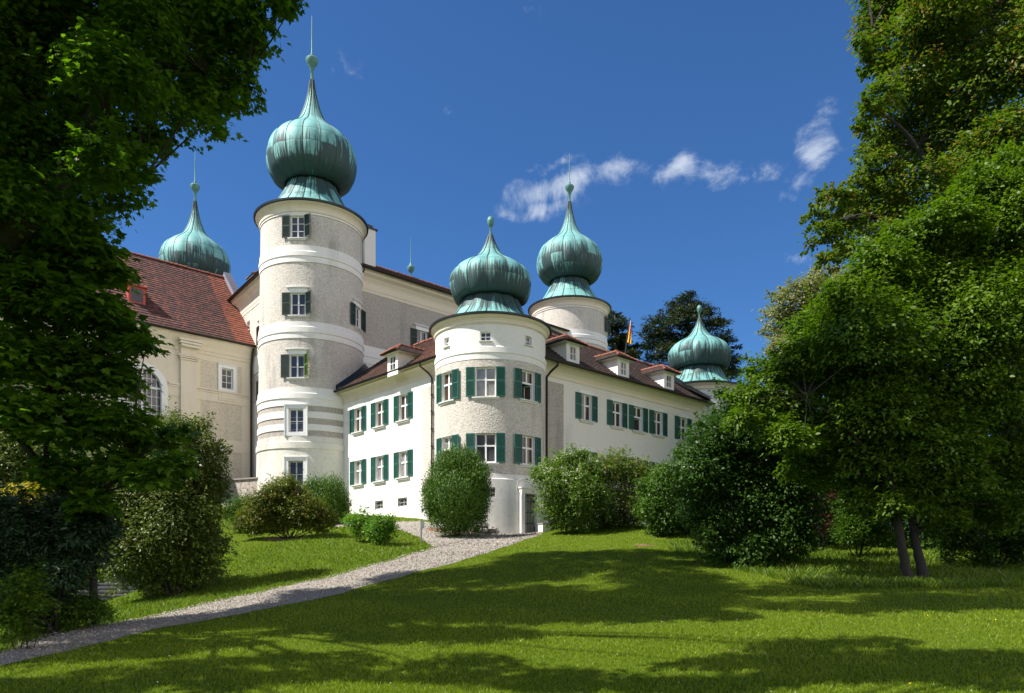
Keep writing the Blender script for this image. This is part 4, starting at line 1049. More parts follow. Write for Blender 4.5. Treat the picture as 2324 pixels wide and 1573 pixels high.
def person():
    a = R(42.8); out = V3((math.sin(a), -math.cos(a), 0)); tx = V3((math.cos(a), math.sin(a), 0))
    b = V3((-1.24, 44, 0))+out*(2.52)-tx*.26+UP*(9.53-.62+EYE)
    Pn = root('person', tuple(b), 'person in dark clothes looking out of the open upper window of the corner tower', 'person')
    me = bpy.data.meshes.new('body')
    sk = [((0,0,-.55),.15,.11), ((0,0,0),.15,.11), ((0,0,.32),.17,.11), ((0,-.01,.50),.16,.10), ((0,-.02,.60),.055,.055), ((0,-.03,.68),.06,.065), ((0,-.045,.78),.078,.092), ((0,-.035,.86),.07,.085),
          ((-.17,0,.50),.055,.055), ((-.23,-.05,.24),.045,.045), ((-.14,-.22,.14),.036,.036), ((-.08,-.30,.13),.035,.018),
          ((.17,0,.50),.055,.055), ((.23,-.05,.24),.045,.045), ((.14,-.22,.14),.036,.036), ((.08,-.30,.13),.035,.018)]
    ed = [(0,1),(1,2),(2,3),(3,4),(4,5),(5,6),(6,7),(3,8),(8,9),(9,10),(10,11),(3,12),(12,13),(13,14),(14,15)]
    me.from_pydata([s[0] for s in sk], ed, []); o = bpy.data.objects.new('body', me); COL.objects.link(o); o.parent = Pn
    o.rotation_euler = (0, 0, math.atan2(out.x, -out.y))
    md = o.modifiers.new('skin', 'SKIN')
    for v_, s in zip(me.skin_vertices[0].data if me.skin_vertices else [], sk): v_.radius = (s[1], s[2])
    if not me.skin_vertices:
        pass
    me.skin_vertices[0].data[0].use_root = True
    o.modifiers.new('sub', 'SUBSURF').levels = 2; o.modifiers['sub'].render_levels = 2
    me.materials.append(M['skin'])
    hb = MB()      # hair, jacket, face
    def ell(mb, c, rx, ry, rz, zmin=-1, n=14, m=0, cut=None):
        for i in range(n//2):
            for j in range(n):
                def pt(i, j):
                    th = PI*i/(n//2)-PI/2; ph = 2*PI*j/n; return V3((c[0]+rx*math.cos(th)*math.sin(ph), c[1]-ry*math.cos(th)*math.cos(ph), c[2]+rz*math.sin(th)))
                q = [pt(i, j), pt(i, j+1), pt(i+1, j+1), pt(i+1, j)]
                mid = (q[0]+q[2])/2
                if cut and not cut(mid): continue
                mb.face(q, m)
    ell(hb, (0, -.03, .82), .095, .112, .12, cut=lambda q: q.z > .86 or q.y > -.06)
    h_ = hb.mesh('hair', M['hair'], smooth=True); inst('hair', h_, Pn, (0, 0, 0), math.atan2(out.x, -out.y))
    fb = MB(); 
    for s in (-1, 1): ell(fb, (s*.03, -.128, .80), .012, .008, .007, n=8, m=1); ell(fb, (s*.082, -.03, .79), .012, .02, .03, n=8, m=0)
    ell(fb, (0, -.145, .775), .012, .02, .02, n=8, m=0); ell(fb, (0, -.125, .735), .022, .008, .006, n=8, m=2)
    inst('face', fb.mesh('face', [M['skin'], M['hair'], M['red_paint']], smooth=True), Pn, (0, 0, 0), math.atan2(out.x, -out.y))
    jb = MB(); prof = [(.20,-.5),(.195,0),(.20,.3),(.19,.46),(.12,.55),(.065,.585)]
    for (r0, z0), (r1, z1) in zip(prof, prof[1:]):
        for j in range(20):
            t0, t1 = 2*PI*j/20, 2*PI*(j+1)/20
            jb.face([(r0*math.sin(t0), -r0*.72*math.cos(t0), z0), (r0*math.sin(t1), -r0*.72*math.cos(t1), z0), (r1*math.sin(t1), -r1*.72*math.cos(t1), z1), (r1*math.sin(t0), -r1*.72*math.cos(t0), z1)])
    for s in (-1, 1): jb.tube([(s*.15, 0, .50), (s*.24, -.05, .24), (s*.15, -.21, .145)], [.075, .062, .05], 10)
    inst('jacket', jb.mesh('jacket', M['cloth_dark'], smooth=True), Pn, (0, 0, 0), math.atan2(out.x, -out.y))
    return Pn
person()
# ------------------------------------------------------------------ ground, path
def grid_ground():
    xs = np.concatenate([-np.geomspace(900, 62, 14), np.arange(-60, -24, 1.0), np.arange(-24, 26, .35), np.arange(26, 61, 1.0), np.geomspace(62, 900, 14)])
    ys = np.concatenate([-np.geomspace(600, 32, 10), np.arange(-30, 6, 1.0), np.arange(6, 52, .35), np.arange(52, 106, 1.0), np.geomspace(108, 1500, 16)])
    X, Y = np.meshgrid(xs, ys); Z = hts(X, Y)
    nx, ny = len(xs), len(ys)
    v = np.stack([X.ravel(), Y.ravel(), Z.ravel()], 1)
    i = (np.arange(ny-1)[:, None]*nx+np.arange(nx-1)[None, :]).ravel()
    f = np.stack([i, i+1, i+nx+1, i+nx], 1)
    me = bpy.data.meshes.new('ground'); me.from_pydata(v.tolist(), [], f.tolist()); me.materials.append(M['lawn_soil'])
    me.polygons.foreach_set('use_smooth', [True]*len(f)); me.update()
    o = bpy.data.objects.new('ground', me); COL.objects.link(o); o['kind'] = 'structure'
grid_ground()
def resamp(pts, n):
    P_ = np.array(pts, float); s = np.concatenate([[0], np.cumsum(np.hypot(*np.diff(P_, axis=0).T))]); t = np.linspace(0, s[-1], n)
    return np.stack([np.interp(t, s, P_[:, 0]), np.interp(t, s, P_[:, 1])], 1)
def strip(name, ea, eb, lift, n=160, m=14, mt='gravel', seed=1, wob=.09):
    rg = np.random.RandomState(seed)
    A = resamp(ea, n); B = resamp(eb, n)
    for Q in (A, B):
        w_ = np.convolve(rg.randn(n+8, ), np.ones(3)/3, 'same')[:n]*wob; Q[:, 0] += w_; Q[:, 1] += w_*.6
    s = np.linspace(0, 1, m)[None, :, None]; G_ = A[:, None]*(1-s)+B[:, None]*s
    z = hts(G_[..., 0], G_[..., 1])+lift
    z[:, 0] -= lift+.05; z[:, -1] -= lift+.05
    v = np.concatenate([G_, z[..., None]], 2).reshape(-1, 3)
    i = (np.arange(n-1)[:, None]*m+np.arange(m-1)[None, :]).ravel(); f = np.stack([i, i+1, i+m+1, i+m], 1)
    me = bpy.data.meshes.new(name); me.from_pydata(v.tolist(), [], f.tolist()); me.materials.append(M[mt]); me.polygons.foreach_set('use_smooth', [True]*len(f)); me.update()
    o = bpy.data.objects.new(name, me); COL.objects.link(o); o['kind'] = 'structure'
    return np.concatenate([A, B[::-1]])
g_ = lambda L: [ghit(*p) for p in L]
upper = [(-7.0-3.4, 10.0)]+g_([(0, 1486), (115, 1443), (321, 1406), (511, 1361), (551, 1354), (721, 1317), (861, 1279), (930, 1259), (980, 1245), (990, 1238), (1050, 1222), (1100, 1214)])+[(-.9, 41.2)]
lower = [(-7.0-1.2, 9.0)]+g_([(0, 1513), (184, 1471), (298, 1443), (511, 1402), (624, 1379), (800, 1342), (1036, 1279), (1100, 1259), (1177, 1233), (1225, 1216)])+[(2.0, 41.4)]
poly1 = strip('path', upper, lower, .035)
br_lo = g_([(1010, 1238), (984, 1243), (955, 1222), (905, 1203), (840, 1196), (760, 1196), (690, 1192)])+[(-15.5, 46.0), (-20, 52)]
br_hi = g_([(1120, 1213), (1060, 1203), (1000, 1190), (970, 1184.5), (890, 1185), (840, 1184), (770, 1186)])+[(-15.0, 49.2), (-20, 54.5)]
poly2 = strip('side_path', br_lo, br_hi, .055, 120, 12, seed=2)
mulch_c = ghit(1035, 1206)
def blob_poly(c, rx, ry, n=40, seed=0):
    rg = np.random.RandomState(seed); a = np.linspace(0, 2*PI, n, endpoint=False); r = 1+.08*np.sin(3*a+1)+.05*np.sin(7*a)
    return np.stack([c[0]+rx*r*np.cos(a), c[1]+ry*r*np.sin(a)], 1)
def bed(name, c, rx, ry, mt, lift=.075):
    P_ = blob_poly(c, rx, ry); ks = [0, .35, .7, 1.0]; v = []; f = []; n = len(P_)
    for k in ks[1:]:
        q = np.array(c)+(P_-np.array(c))*k; z = hts(q[:, 0], q[:, 1])+(lift if k < 1 else -.03); v += [[a, b, h] for (a, b), h in zip(q, z)]
    v.append([c[0], c[1], H(*c)+lift+.05]); ci = len(v)-1
    for j in range(n):
        j2 = (j+1) % n; f.append((ci, j, j2))
        for r_ in range(2): f.append((r_*n+j, (r_+1)*n+j, (r_+1)*n+j2, r_*n+j2))
    me = bpy.data.meshes.new(name); me.from_pydata(v, [], f); me.materials.append(M[mt]); me.update()
    o = bpy.data.objects.new(name, me); COL.objects.link(o); o['kind'] = 'structure'; return P_
poly3 = bed('mulch_bed', (mulch_c[0]+.2, mulch_c[1]-.1), 2.6, 1.1, 'mulch')
q_ = ghit(650, 1222); bed('planting_bed', q_, 1.5, .7, 'mulch', .03)
bed('bare_soil', ghit(1462, 1238), .6, .2, 'mulch', .015); bed('bare_soil', ghit(1618, 1232), .8, .3, 'mulch', .03)
def inpoly(X, Y, P_):
    r = np.zeros(X.shape, bool); x1, y1 = P_[:, 0], P_[:, 1]; x2, y2 = np.roll(x1, -1), np.roll(y1, -1)
    for a, b, c, d in zip(x1, y1, x2, y2):
        cnd = ((b > Y) != (d > Y)); 
        if b != d: r ^= cnd & (X < (c-a)*(Y-b)/(d-b)+a)
    return r

# ------------------------------------------------------------------ foliage
T_MAPLE = np.array([(0,0,0),(.18,.14,.02),(.05,.48,-.03),(.34,.30,.02),(.52,.52,-.05),(.58,.22,.02),(1.0,0,-.12),(.58,-.22,.02),(.52,-.52,-.05),(.34,-.30,.02),(.05,-.48,-.03),(.18,-.14,.02)])
T_LEAF = np.array([(0,0,0),(.35,.26,.05),(.75,.20,.0),(1.0,0,-.12),(.75,-.20,.0),(.35,-.26,.05)])
T_QUAD = np.array([(0,0,0),(.5,.30,.05),(1.0,0,-.10),(.5,-.30,.05)])
T_NEEDLE = np.array([(0,.06,0),(.5,.16,0),(1.0,.0,.0),(.5,-.16,0),(0,-.06,0)])
def build_leaves(name, Pn, D, U, S, templ, m, parent=None, var=None, label=None):
    """one polygon per leaf; Pn positions, D along the leaf, U leaf normal, S sizes"""
    n = len(Pn); k = len(templ)
    D = D/np.linalg.norm(D, axis=1, keepdims=True); W = np.cross(U, D); W /= np.maximum(1e-6, np.linalg.norm(W, axis=1, keepdims=True)); Nn = np.cross(D, W)
    v = Pn[:, None]+S[:, None, None]*(D[:, None]*templ[None, :, 0:1]+W[:, None]*templ[None, :, 1:2]+Nn[:, None]*templ[None, :, 2:3])
    v = v.reshape(-1, 3)
    org = np.array(worldloc(parent)) if parent else np.zeros(3)
    me = bpy.data.meshes.new(name); me.vertices.add(n*k); me.vertices.foreach_set('co', (v-org).astype(np.float32).ravel())
    me.loops.add(n*k); me.loops.foreach_set('vertex_index', np.arange(n*k, dtype=np.int32))
    me.polygons.add(n); me.polygons.foreach_set('loop_start', np.arange(0, n*k, k, dtype=np.int32))
    me.materials.append(M[m])
    at = me.attributes.new('var', 'FLOAT', 'FACE'); at.data.foreach_set('value', (var if var is not None else np.random.RandomState(n).rand(n)).astype(np.float32))
    me.update(calc_edges=True)
    o = bpy.data.objects.new(name, me); COL.objects.link(o)
    if parent: o.parent = parent
    return o
def unit(a): return a/np.maximum(1e-9, np.linalg.norm(a, axis=1, keepdims=True))
def crown(name, parent, blobs, n, size, templ, m, seed=0, spray=22, flat=.45, spread=.20, up=.75, droop=.2, shell=(.45, 1.06), svar=.3, keep=None, branches=None, full=False, shoot=.14, bm='bark', lump=.25, vertical=False):
    """blobs: rows x,y,z,r(,rz factor). leaves sit in sprays round the outside of every blob, with gaps between sprays"""
    rg = np.random.RandomState(seed); B = np.array([tuple(b)+((1.0,) if len(b) == 4 else ()) for b in blobs], float)
    wgt = B[:, 3]**2; wgt /= wgt.sum(); ns = max(4, n//spray)
    bi = rg.choice(len(B), ns, p=wgt); d = unit(rg.randn(ns, 3)); d[:, 2] = np.where(d[:, 2] < (-2 if full else -.35), -d[:, 2]*.6, d[:, 2]); d = unit(d)
    ph = rg.rand(len(B), 6)*6.28
    L = 1+lump*np.sin(3*d[:, 0]+ph[bi, 0])*np.sin(3.3*d[:, 1]+ph[bi, 1])+lump*.6*np.sin(6.1*d[:, 2]+ph[bi, 2])*np.sin(5.3*d[:, 0]+ph[bi, 3])
    rad = rg.uniform(shell[0]**3, shell[1]**3, ns)**(1/3)*L
    c = B[bi, :3]+d*(rad*B[bi, 3])[:, None]*np.stack([np.ones(ns), np.ones(ns), B[bi, 4]], 1)
    if keep is not None:
        k = keep(c); c = c[k]; d = d[k]; bi = bi[k]; ns = len(c)
    sp = np.clip(B[bi, 3]*spread, .12, .9); tone = rg.rand(ns)
    si = np.repeat(np.arange(ns), spray); N_ = len(si)
    off = rg.randn(N_, 3)*sp[si][:, None]; off[:, 2] *= (flat if not vertical else 1.4)
    off[:, 2] -= .35*(off[:, 0]**2+off[:, 1]**2)/np.maximum(sp[si], .1)*droop
    if shoot and not vertical:
        ss = rg.rand(ns) < shoot; ax = unit(d+np.array([0, 0, .45])+rg.randn(ns, 3)*.35); tt = rg.rand(N_)**.8
        lo = ax[si]*(tt*sp[si]*rg.uniform(1.6, 3.4, ns)[si])[:, None]+rg.randn(N_, 3)*(sp[si]*.22*(1.1-tt))[:, None]; off = np.where(ss[si][:, None], lo, off)
    Pn = c[si]+off
    nz = unit(np.array([0, 0, up])+d[si]*.35+rg.randn(N_, 3)*.38)
    if vertical: D_ = unit(np.array([0, 0, 1.0])+d[si]*.7+rg.randn(N_, 3)*.35); nz = unit(d[si]+rg.randn(N_, 3)*.6)
    else: D_ = unit(d[si]*.8+off/np.maximum(.05, sp[si][:, None])*.5+rg.randn(N_, 3)*.5-np.array([0, 0, droop]))
    D_ = unit(D_-nz*(D_*nz).sum(1, keepdims=True))
    S = size*np.clip(1+rg.randn(N_)*svar, .45, 1.7)
    var = np.clip(tone[si]*.6+rg.rand(N_)*.5, 0, 1)
    o = build_leaves(name, Pn, D_, nz, S, templ, m, parent, var)
    if branches is not None:                     # thin twigs out to some of the sprays
        mb = MB(); sel = rg.choice(ns, min(ns, branches[0]), replace=False)
        bp = np.array([tuple(p) for p in branches[1]])
        for s in sel:
            q = bp[np.argmin(((bp-c[s])**2).sum(1)+(bp[:, 2] > c[s][2])*4)]; e_ = c[s]; mid = (q+e_)/2+np.array([0, 0, .12*np.linalg.norm(e_-q)])+rg.randn(3)*.05*np.linalg.norm(e_-q)
            ln = np.linalg.norm(e_-q); r0 = min(.05, .012*ln+.006)
            mb.tube([q, mid, e_], [r0, r0*.6, .004], 4, cap=False)
        if mb.v: mb.build('branches', M[bm], parent)
    return o
def pb(L, Y, jit=0, seed=0):
    """crown lobes given as (column, row, radius[, depth offset]) at a distance Y"""
    rg = np.random.RandomState(seed); out = []
    for b in L:
        y = Y+(b[3] if len(b) > 3 else rg.uniform(-jit, jit)); out.append(((b[0]-CX)/F*y, y, EYE+(HY-b[1])/F*y, b[2]/F*y))
    return out
def pt(px, py, Y): return V3(((px-CX)/F*Y, Y, EYE+(HY-py)/F*Y))
def trunk(parent, limbs, m='bark', name='trunk', n=10, seed=0):
    rg = np.random.RandomState(seed); mb = MB()
    for pts, rad in limbs:
        P_ = [np.array(p) for p in pts]; q = []; r_ = []
        rr = np.interp(np.linspace(0, 1, len(pts)), np.linspace(0, 1, len(rad)), rad)
        C_ = cat([np.append(p, x) for p, x in zip(P_, rr)], 5)
        for i, c in enumerate(C_): q.append(c[:3]+rg.randn(3)*c[3]*.08); r_.append(c[3]*(1+rg.randn()*.05))
        mb.tube(q, r_, n)
    return mb.build(name, M[m], parent, True)
def treeroot(x, y, name, label, cat_, group=None): return root(name, (x, y, H(x, y)), label, cat_, group)

GR_T = 'large trees of the park'
# --- great maple at the upper left
t = treeroot(-13.6, 16.5, 'maple_tree', 'large dark maple filling the upper left corner with a thick lichened limb', 'tree', GR_T)
b0 = V3((-13.6, 16.5, H(-13.6, 16.5)-.2))
limbs = [([b0, b0+V3((.2, 0, 3)), pt(-60, 640, 16.2), pt(40, 520, 16), pt(150, 400, 16)], [.45, .40, .34, .30, .26]),
         ([pt(150, 400, 16), pt(190, 318, 16), pt(240, 230, 16), pt(274, 160, 16), pt(288, 60, 16), pt(290, -120, 16), pt(260, -400, 16.5)], [.26, .23, .19, .16, .14, .11, .05]),
         ([pt(150, 400, 16), pt(60, 250, 16.5), pt(30, 60, 17), pt(60, -200, 17)], [.2, .15, .10, .05]),
         ([pt(274, 160, 16), pt(380, 150, 15.8), pt(480, 180, 15.5), pt(560, 170, 15.5)], [.09, .06, .04, .015]),
         ([pt(190, 318, 16), pt(260, 350, 15.6), pt(330, 400, 15.5)], [.07, .04, .015]), ([pt(288, 40, 16), pt(400, 10, 16), pt(560, -10, 16)], [.08, .06, .02])]
trunk(t, limbs, 'bark')
BL = [(60,60,110),(180,40,100),(330,70,90),(420,50,90),(520,40,70),(600,5,55),(648,0,30),(560,100,55),(510,160,62),(545,225,34),(470,235,62),(370,280,62),(480,290,28),(400,180,90),(260,200,100),(90,200,130),
      (0,350,120),(120,360,110),(250,390,80),(320,400,40),(280,455,42),(150,480,90),(30,490,110),(225,515,28),(330,330,45),(230,300,70),
      (60,-120,140),(220,-140,140),(390,-120,130),(520,-90,90),(100,-320,150),(280,-340,150),(430,-300,110),(620,-70,50),(200,-520,130),(-120,200,150),(-120,-50,160),(-130,430,130)]
crown('crown', t, pb(BL, 16, 1.6, 1), 105000, .12, T_MAPLE, 'maple_leaf', 1, spray=18, flat=.4, spread=.22, branches=(260, [p for l in limbs for p in l[0][1:]]), shell=(.3, 1.03))
# --- young maple with big leaves leaning over the bank
t = treeroot(-10.4, 19.0, 'maple_tree', 'young dark maple with big leaves and a thin leaning stem at the left edge', 'tree', GR_T)
limbs = [([V3((-10.4, 19, H(-10.4, 19)-.1)), pt(205, 1230, 18.6), pt(197, 1168, 18.2), pt(156, 1135, 18), pt(105, 1071, 17.5), pt(27, 975, 17), pt(-50, 860, 16.6)], [.10, .095, .09, .085, .08, .07, .05]),
         ([pt(105, 1071, 17.5), pt(110, 900, 17.2), pt(150, 700, 17), pt(180, 520, 17)], [.06, .05, .035, .015]), ([pt(156, 1135, 18), pt(230, 1120, 17.6), pt(300, 1060, 17.4)], [.02, .014, .008])]
trunk(t, limbs, 'bark')
BL = [(140,510,40),(170,490,22),(50,560,70),(180,600,70),(252,622,34),(90,690,100),(200,715,62),(282,768,44),(318,790,28),(50,830,100),(190,850,90),(265,880,40),(60,960,90),(180,980,85),(280,970,55),(350,1010,36),(400,990,22),
      (270,1070,55),(150,1090,60),(340,1090,40),(210,1160,40),(390,1060,28),(212,560,22)]
crown('crown', t, pb(BL, 17, .9, 2), 20000, .19, T_MAPLE, 'maple_leaf', 2, spray=10, flat=.22, spread=.33, up=1.1, shoot=.04, shell=(.2, 1.0), branches=(160, [p for l in limbs for p in l[0][1:]]))
# --- canopy of the old limes left of the lawn, above the frame: it shades the lawn
SHADE = [(1390,1275,250,24),(1190,1297,110,20),(1010,1318,150,18),(820,1362,170,16),(600,1425,170,12),(230,1500,280,34),(100,1545,200,30),(560,1490,240,16),(720,1545,300,24),(1000,1440,230,16),(1260,1342,100,8),(1250,1402,210,11),(1050,1505,120,9),
 (1420,1432,160,9),(1640,1365,160,12),(1900,1345,200,16),(2150,1340,200,26),(1570,1396,120,7),(1900,1475,220,16),(2170,1510,220,24),(1700,1512,160,9),(1300,1548,150,10),(1600,1562,160,9),(900,1395,120,6),(1500,1312,110,10),(2020,1372,280,14),(1850,1500,150,14),(2000,1545,260,18),(400,1480,200,20),(650,1500,160,14),(900,1550,160,14)]
def canopy():
    rg = np.random.RandomState(77); kx, ky = SUNV.x/SUNV.z, SUNV.y/SUNV.z; out = []; G_ = np.zeros((0, 2))
    for (px, py, rx, ry) in SHADE:
        for q in range(260):
            a = rg.rand()*2*PI; k = rg.rand()**.5; X, Y = ghit(px+rx*k*math.cos(a), min(1600, py+ry*k*math.sin(a)))
            s1 = math.sin(Y*2.1+1.2*math.sin(X*.55)+.8*math.sin(X*.23+Y*.4)); s2 = math.sin(X*.9-Y*.35+1.7*math.sin(Y*.8))
            if Y < 23 and s1+.55*s2 > .55: continue
            dmin = .50 if Y < 18 else .75
            if len(G_) and (((G_-(X, Y))**2).sum(1) < dmin*dmin).any(): continue
            g = V3((X, Y, H(X, Y)))
            for h in sorted(rg.uniform(8, 27, 9)):
                r = rg.uniform(.45, .75)*(.8 if Y < 18 else 1.15); p = g+V3((kx*h, ky*h, h)); zr = (p.z-EYE)/max(.5, p.y)
                if (zr > .79+(r+.5)/max(1, p.y) or p.x/max(.5, p.y) < -.71-(r+.4)/max(1, p.y)):
                    out.append((p.x, p.y, p.z, r)); G_ = np.vstack([G_, (X, Y)]); break
    return out
CAN = canopy()
for i, (tx_, ty_, lab) in enumerate([(-19.5, 15, 'old lime tree left of the lawn whose high crown shades the grass'), (-13, 2.5, 'old lime tree beside the camera casting shade on the near lawn')]):
    bl = [b for b in CAN if (b[1] >= 9) == (i == 0)]
    if not bl: continue
    t = treeroot(tx_, ty_, 'lime_tree', lab, 'tree', GR_T); b0 = V3((tx_, ty_, H(tx_, ty_)-.3)); top = b0+V3((.9, .3, 17))
    limbs = [([b0, b0+V3((.2, 0, 6)), b0+V3((.6, .2, 12)), top], [.55, .45, .38, .2])]+[([b0.lerp(top, min(.95, max(.4, (b[2]-4)/18))), (b0.lerp(top, .8)+V3(b[:3]))/2+V3((0, 0, .6)), V3(b[:3])], [.12, .07, .02]) for b in bl[::3]]
    trunk(t, limbs, 'bark', n=6); crown('crown', t, bl, min(150000, 300*len(bl)), .20, T_QUAD, 'maple_leaf', 20+i, spray=16, flat=.5, spread=.22, shell=(.0, .95), shoot=0); print('canopy', i, len(bl))

# --- right side trees
t = treeroot(11.6, 22.5, 'dogwood_tree', 'two stemmed small leaved tree filling the right side of the lawn', 'tree', GR_T)
h0 = H(11.6, 22.5)
limbs = [([V3((11.85, 22.5, h0-.2)), pt(2055, 1290, 22.5), pt(2040, 1200, 22.4), pt(2022, 1100, 22.3), pt(2010, 980, 22.2), pt(1990, 800, 22)], [.17, .14, .12, .11, .08, .03]),
         ([V3((12.25, 22.7, h0-.2)), pt(2092, 1290, 22.8), pt(2075, 1210, 23), pt(2070, 1080, 23.2), pt(2110, 900, 23.4), pt(2160, 700, 23.6)], [.18, .14, .12, .10, .07, .03]),
         ([pt(2022, 1100, 22.3), pt(1930, 980, 22), pt(1830, 900, 22)], [.05, .035, .01]), ([pt(2070, 1080, 23.2), pt(2200, 980, 23), pt(2300, 900, 23)], [.05, .035, .01])]
trunk(t, limbs, 'bark')
BL = [(1690,905,34),(1730,850,40),(1800,840,58),(1760,930,70),(1850,760,58),(1870,880,100),(1930,690,62),(2000,620,66),(1960,800,120),(2070,560,62),(2150,520,70),(2240,450,66),(2300,400,60),(2330,520,120),(2200,600,110),(2090,700,120),(2230,760,130),
      (2100,880,130),(1980,960,110),(2240,930,120),(2120,1030,100),(2300,1060,90),(1950,1060,60),(2200,1110,50),(1860,1000,60),(2040,1090,36),(2330,1180,60),(1690,960,36),(2350,740,140),(1900,1090,56),(1830,1070,50),(1990,1120,46),(2140,1150,50),(2240,1175,50),(2080,1130,30),(1790,1010,56),(2330,1080,90),(2060,1000,90),(2160,1080,70),(2020,1075,56),(1960,1130,40),(2075,1080,60),(2110,1120,50),(2040,1130,34),(1990,1010,80),(2030,1158,32,-1.2),(2090,1162,34,-1.0),(1960,1160,30,-.5),(2150,1185,34,-.6)]
crown('crown', t, pb(BL, 23, 1.3, 3), 240000, .115, T_LEAF, 'dogwood_leaf', 3, spray=16, flat=.35, spread=.17, droop=.3, branches=(300, [p for l in limbs for p in l[0][2:]]), shell=(.45, 1.04))
t = treeroot(24.5, 37.0, 'maple_tree', 'tall broad maple with reddish seed keys at the upper right', 'tree', GR_T)
b0 = V3((24.5, 37, H(24.5, 37)-.3)); limbs = [([b0, b0+V3((-.5, 0, 8)), b0+V3((-1.5, 0, 16)), b0+V3((-2.5, .3, 26))], [.6, .5, .36, .15]), ([b0+V3((-.7, 0, 10)), pt(2050, 520, 37), pt(1900, 500, 36.5)], [.25, .14, .03]), ([b0+V3((-1.2, 0, 14)), pt(2080, 330, 37), pt(1990, 250, 36.5)], [.22, .12, .03]), ([b0+V3((-1.6, 0, 18)), pt(2080, 120, 37), pt(1980, 60, 36.5)], [.2, .12, .03])]
trunk(t, limbs, 'bark')
BL = [(2000,50,46),(1965,105,24),(2030,20,60),(2060,100,70),(1990,160,34),(2130,60,90),(2250,60,110),(2000,240,46),(1985,285,28),(2070,210,70),(2160,190,95),(2280,200,110),(2010,330,50),(2080,330,80),(1990,390,44),(2190,340,100),(2300,350,100),
      (1950,440,42),(1890,465,36),(1850,500,28),(1870,540,34),(1920,510,44),(2000,480,70),(1885,590,26),(2090,460,90),(1960,560,50),(2220,480,100),(2040,580,80),(2040,-60,80),(2180,-80,120),(2320,-60,120),(2080,-220,110),(2240,-260,130),(2380,120,120),(2390,380,120),(2150,620,110),(2300,620,120)]
crown('crown', t, pb(BL, 37, 2.4, 4), 190000, .18, T_LEAF, 'maple_right_leaf', 4, spray=26, flat=.5, spread=.17, branches=(150, [p for l in limbs for p in l[0][1:]]), shell=(.5, 1.05))
t = treeroot(23.5, 62, 'flowering_tree', 'pale yellow green blossoming tree behind the right hand trees', 'tree', GR_T)
trunk(t, [([V3((23.5, 62, H(23.5, 62)-.3)), V3((23.5, 62, 12)), pt(1830, 700, 62)], [.4, .3, .1])])
crown('crown', t, pb([(1790,690,42),(1765,715,28),(1835,660,40),(1870,640,36),(1880,700,60),(1820,740,56),(1760,760,26),(1900,780,80),(1820,820,60),(1950,700,80),(1780,800,40)], 62, 2, 5), 36000, .22, T_QUAD, 'bloom_leaf', 5, spray=20, spread=.18, shell=(.6, 1.05))

# --- cedars behind the castle
def conifer(bx, by, BLc, Yc, n, lab, seed, apex):
    t = treeroot(bx, by, 'pine_tree', lab, 'tree', 'dark pines behind the castle'); ap = pt(*apex, Yc)
    base = V3((bx, by, H(bx, by)-.5)); P0 = base.lerp(ap, .5)
    bl = pb(BLc, Yc, 1.6, seed)
    limbs = [([base, P0, ap], [.5, .35, .08])]+[([base.lerp(ap, max(.3, min(.97, (b[2]-base.z-.6)/(ap.z-base.z)))), V3(b[:3])], [.12, .03]) for b in bl]
    trunk(t, limbs, 'bark', seed=seed)
    crown('crown', t, [(b[0], b[1], b[2], b[3], .42) for b in bl], n, .34, T_NEEDLE, 'pine_needle', seed, spray=34, flat=.35, spread=.22, droop=-.3, up=1.0, shell=(.35, 1.1), lump=.35)
PA = [(1562,672,16),(1548,690,24),(1585,700,24),(1530,705,20),(1610,712,18),(1560,715,34),(1500,728,24),(1540,740,34),(1600,742,34),(1632,735,18),(1475,745,16),(1490,765,30),(1530,775,40),(1580,785,40),(1625,775,32),(1655,780,18),(1480,790,22),(1520,805,36),(1560,820,40),(1610,815,40),(1650,820,26),(1670,790,10),(1480,822,24),(1665,850,24),(1640,850,30)]
conifer(33*1562/1562-12.5+.8, 92, PA, 92, 34000, 'broad dark pine rising behind the end tower and the flag', 31, (1562, 662))
conifer(12.6, 90, [(1392,722,16),(1402,740,22),(1385,750,18),(1412,765,16),(1395,780,24),(1410,795,20),(1440,805,16),(1420,815,22),(1385,812,20),(1450,790,12)], 90, 12000, 'narrow dark pine beside the distant tower', 32, (1395, 712))

# --- shrubs
GS = 'shrubs round the castle'
def shrub(name, lab, base, BLs, Ys, n, size, templ, m, seed, stems=5, jit=.5, grp=GS, cat_='shrub', **kw):
    bx, by = base if not isinstance(base, int) else ((base-CX)/F*Ys, Ys)
    t = treeroot(bx, by, name, lab, cat_, grp); rg = np.random.RandomState(seed); b0 = V3((bx, by, H(bx, by)-.08)); bl = pb(BLs, Ys, jit, seed)
    limbs = []
    for k in range(stems):
        b = bl[rg.randint(len(bl))]; e_ = V3(b[:3]); s0 = b0+V3((rg.uniform(-.2, .2), rg.uniform(-.15, .15), 0)); r0 = kw.get('sr', .035)
        limbs.append(([s0, s0.lerp(e_, .45)+V3((rg.randn()*.1, rg.randn()*.1, .1)), e_], [r0, r0*.6, r0*.2]))
    kw.pop('sr', None)
    trunk(t, limbs, 'bark', 'stems', 6, seed)
    kw.setdefault('full', True); kw.setdefault('shoot', .22); kw.setdefault('lump', .32)
    kw['keep'] = lambda c: c[:, 2] > hts(c[:, 0], c[:, 1])+.03
    crown('foliage', t, bl, n, size, templ, m, seed, **kw); return t, bl
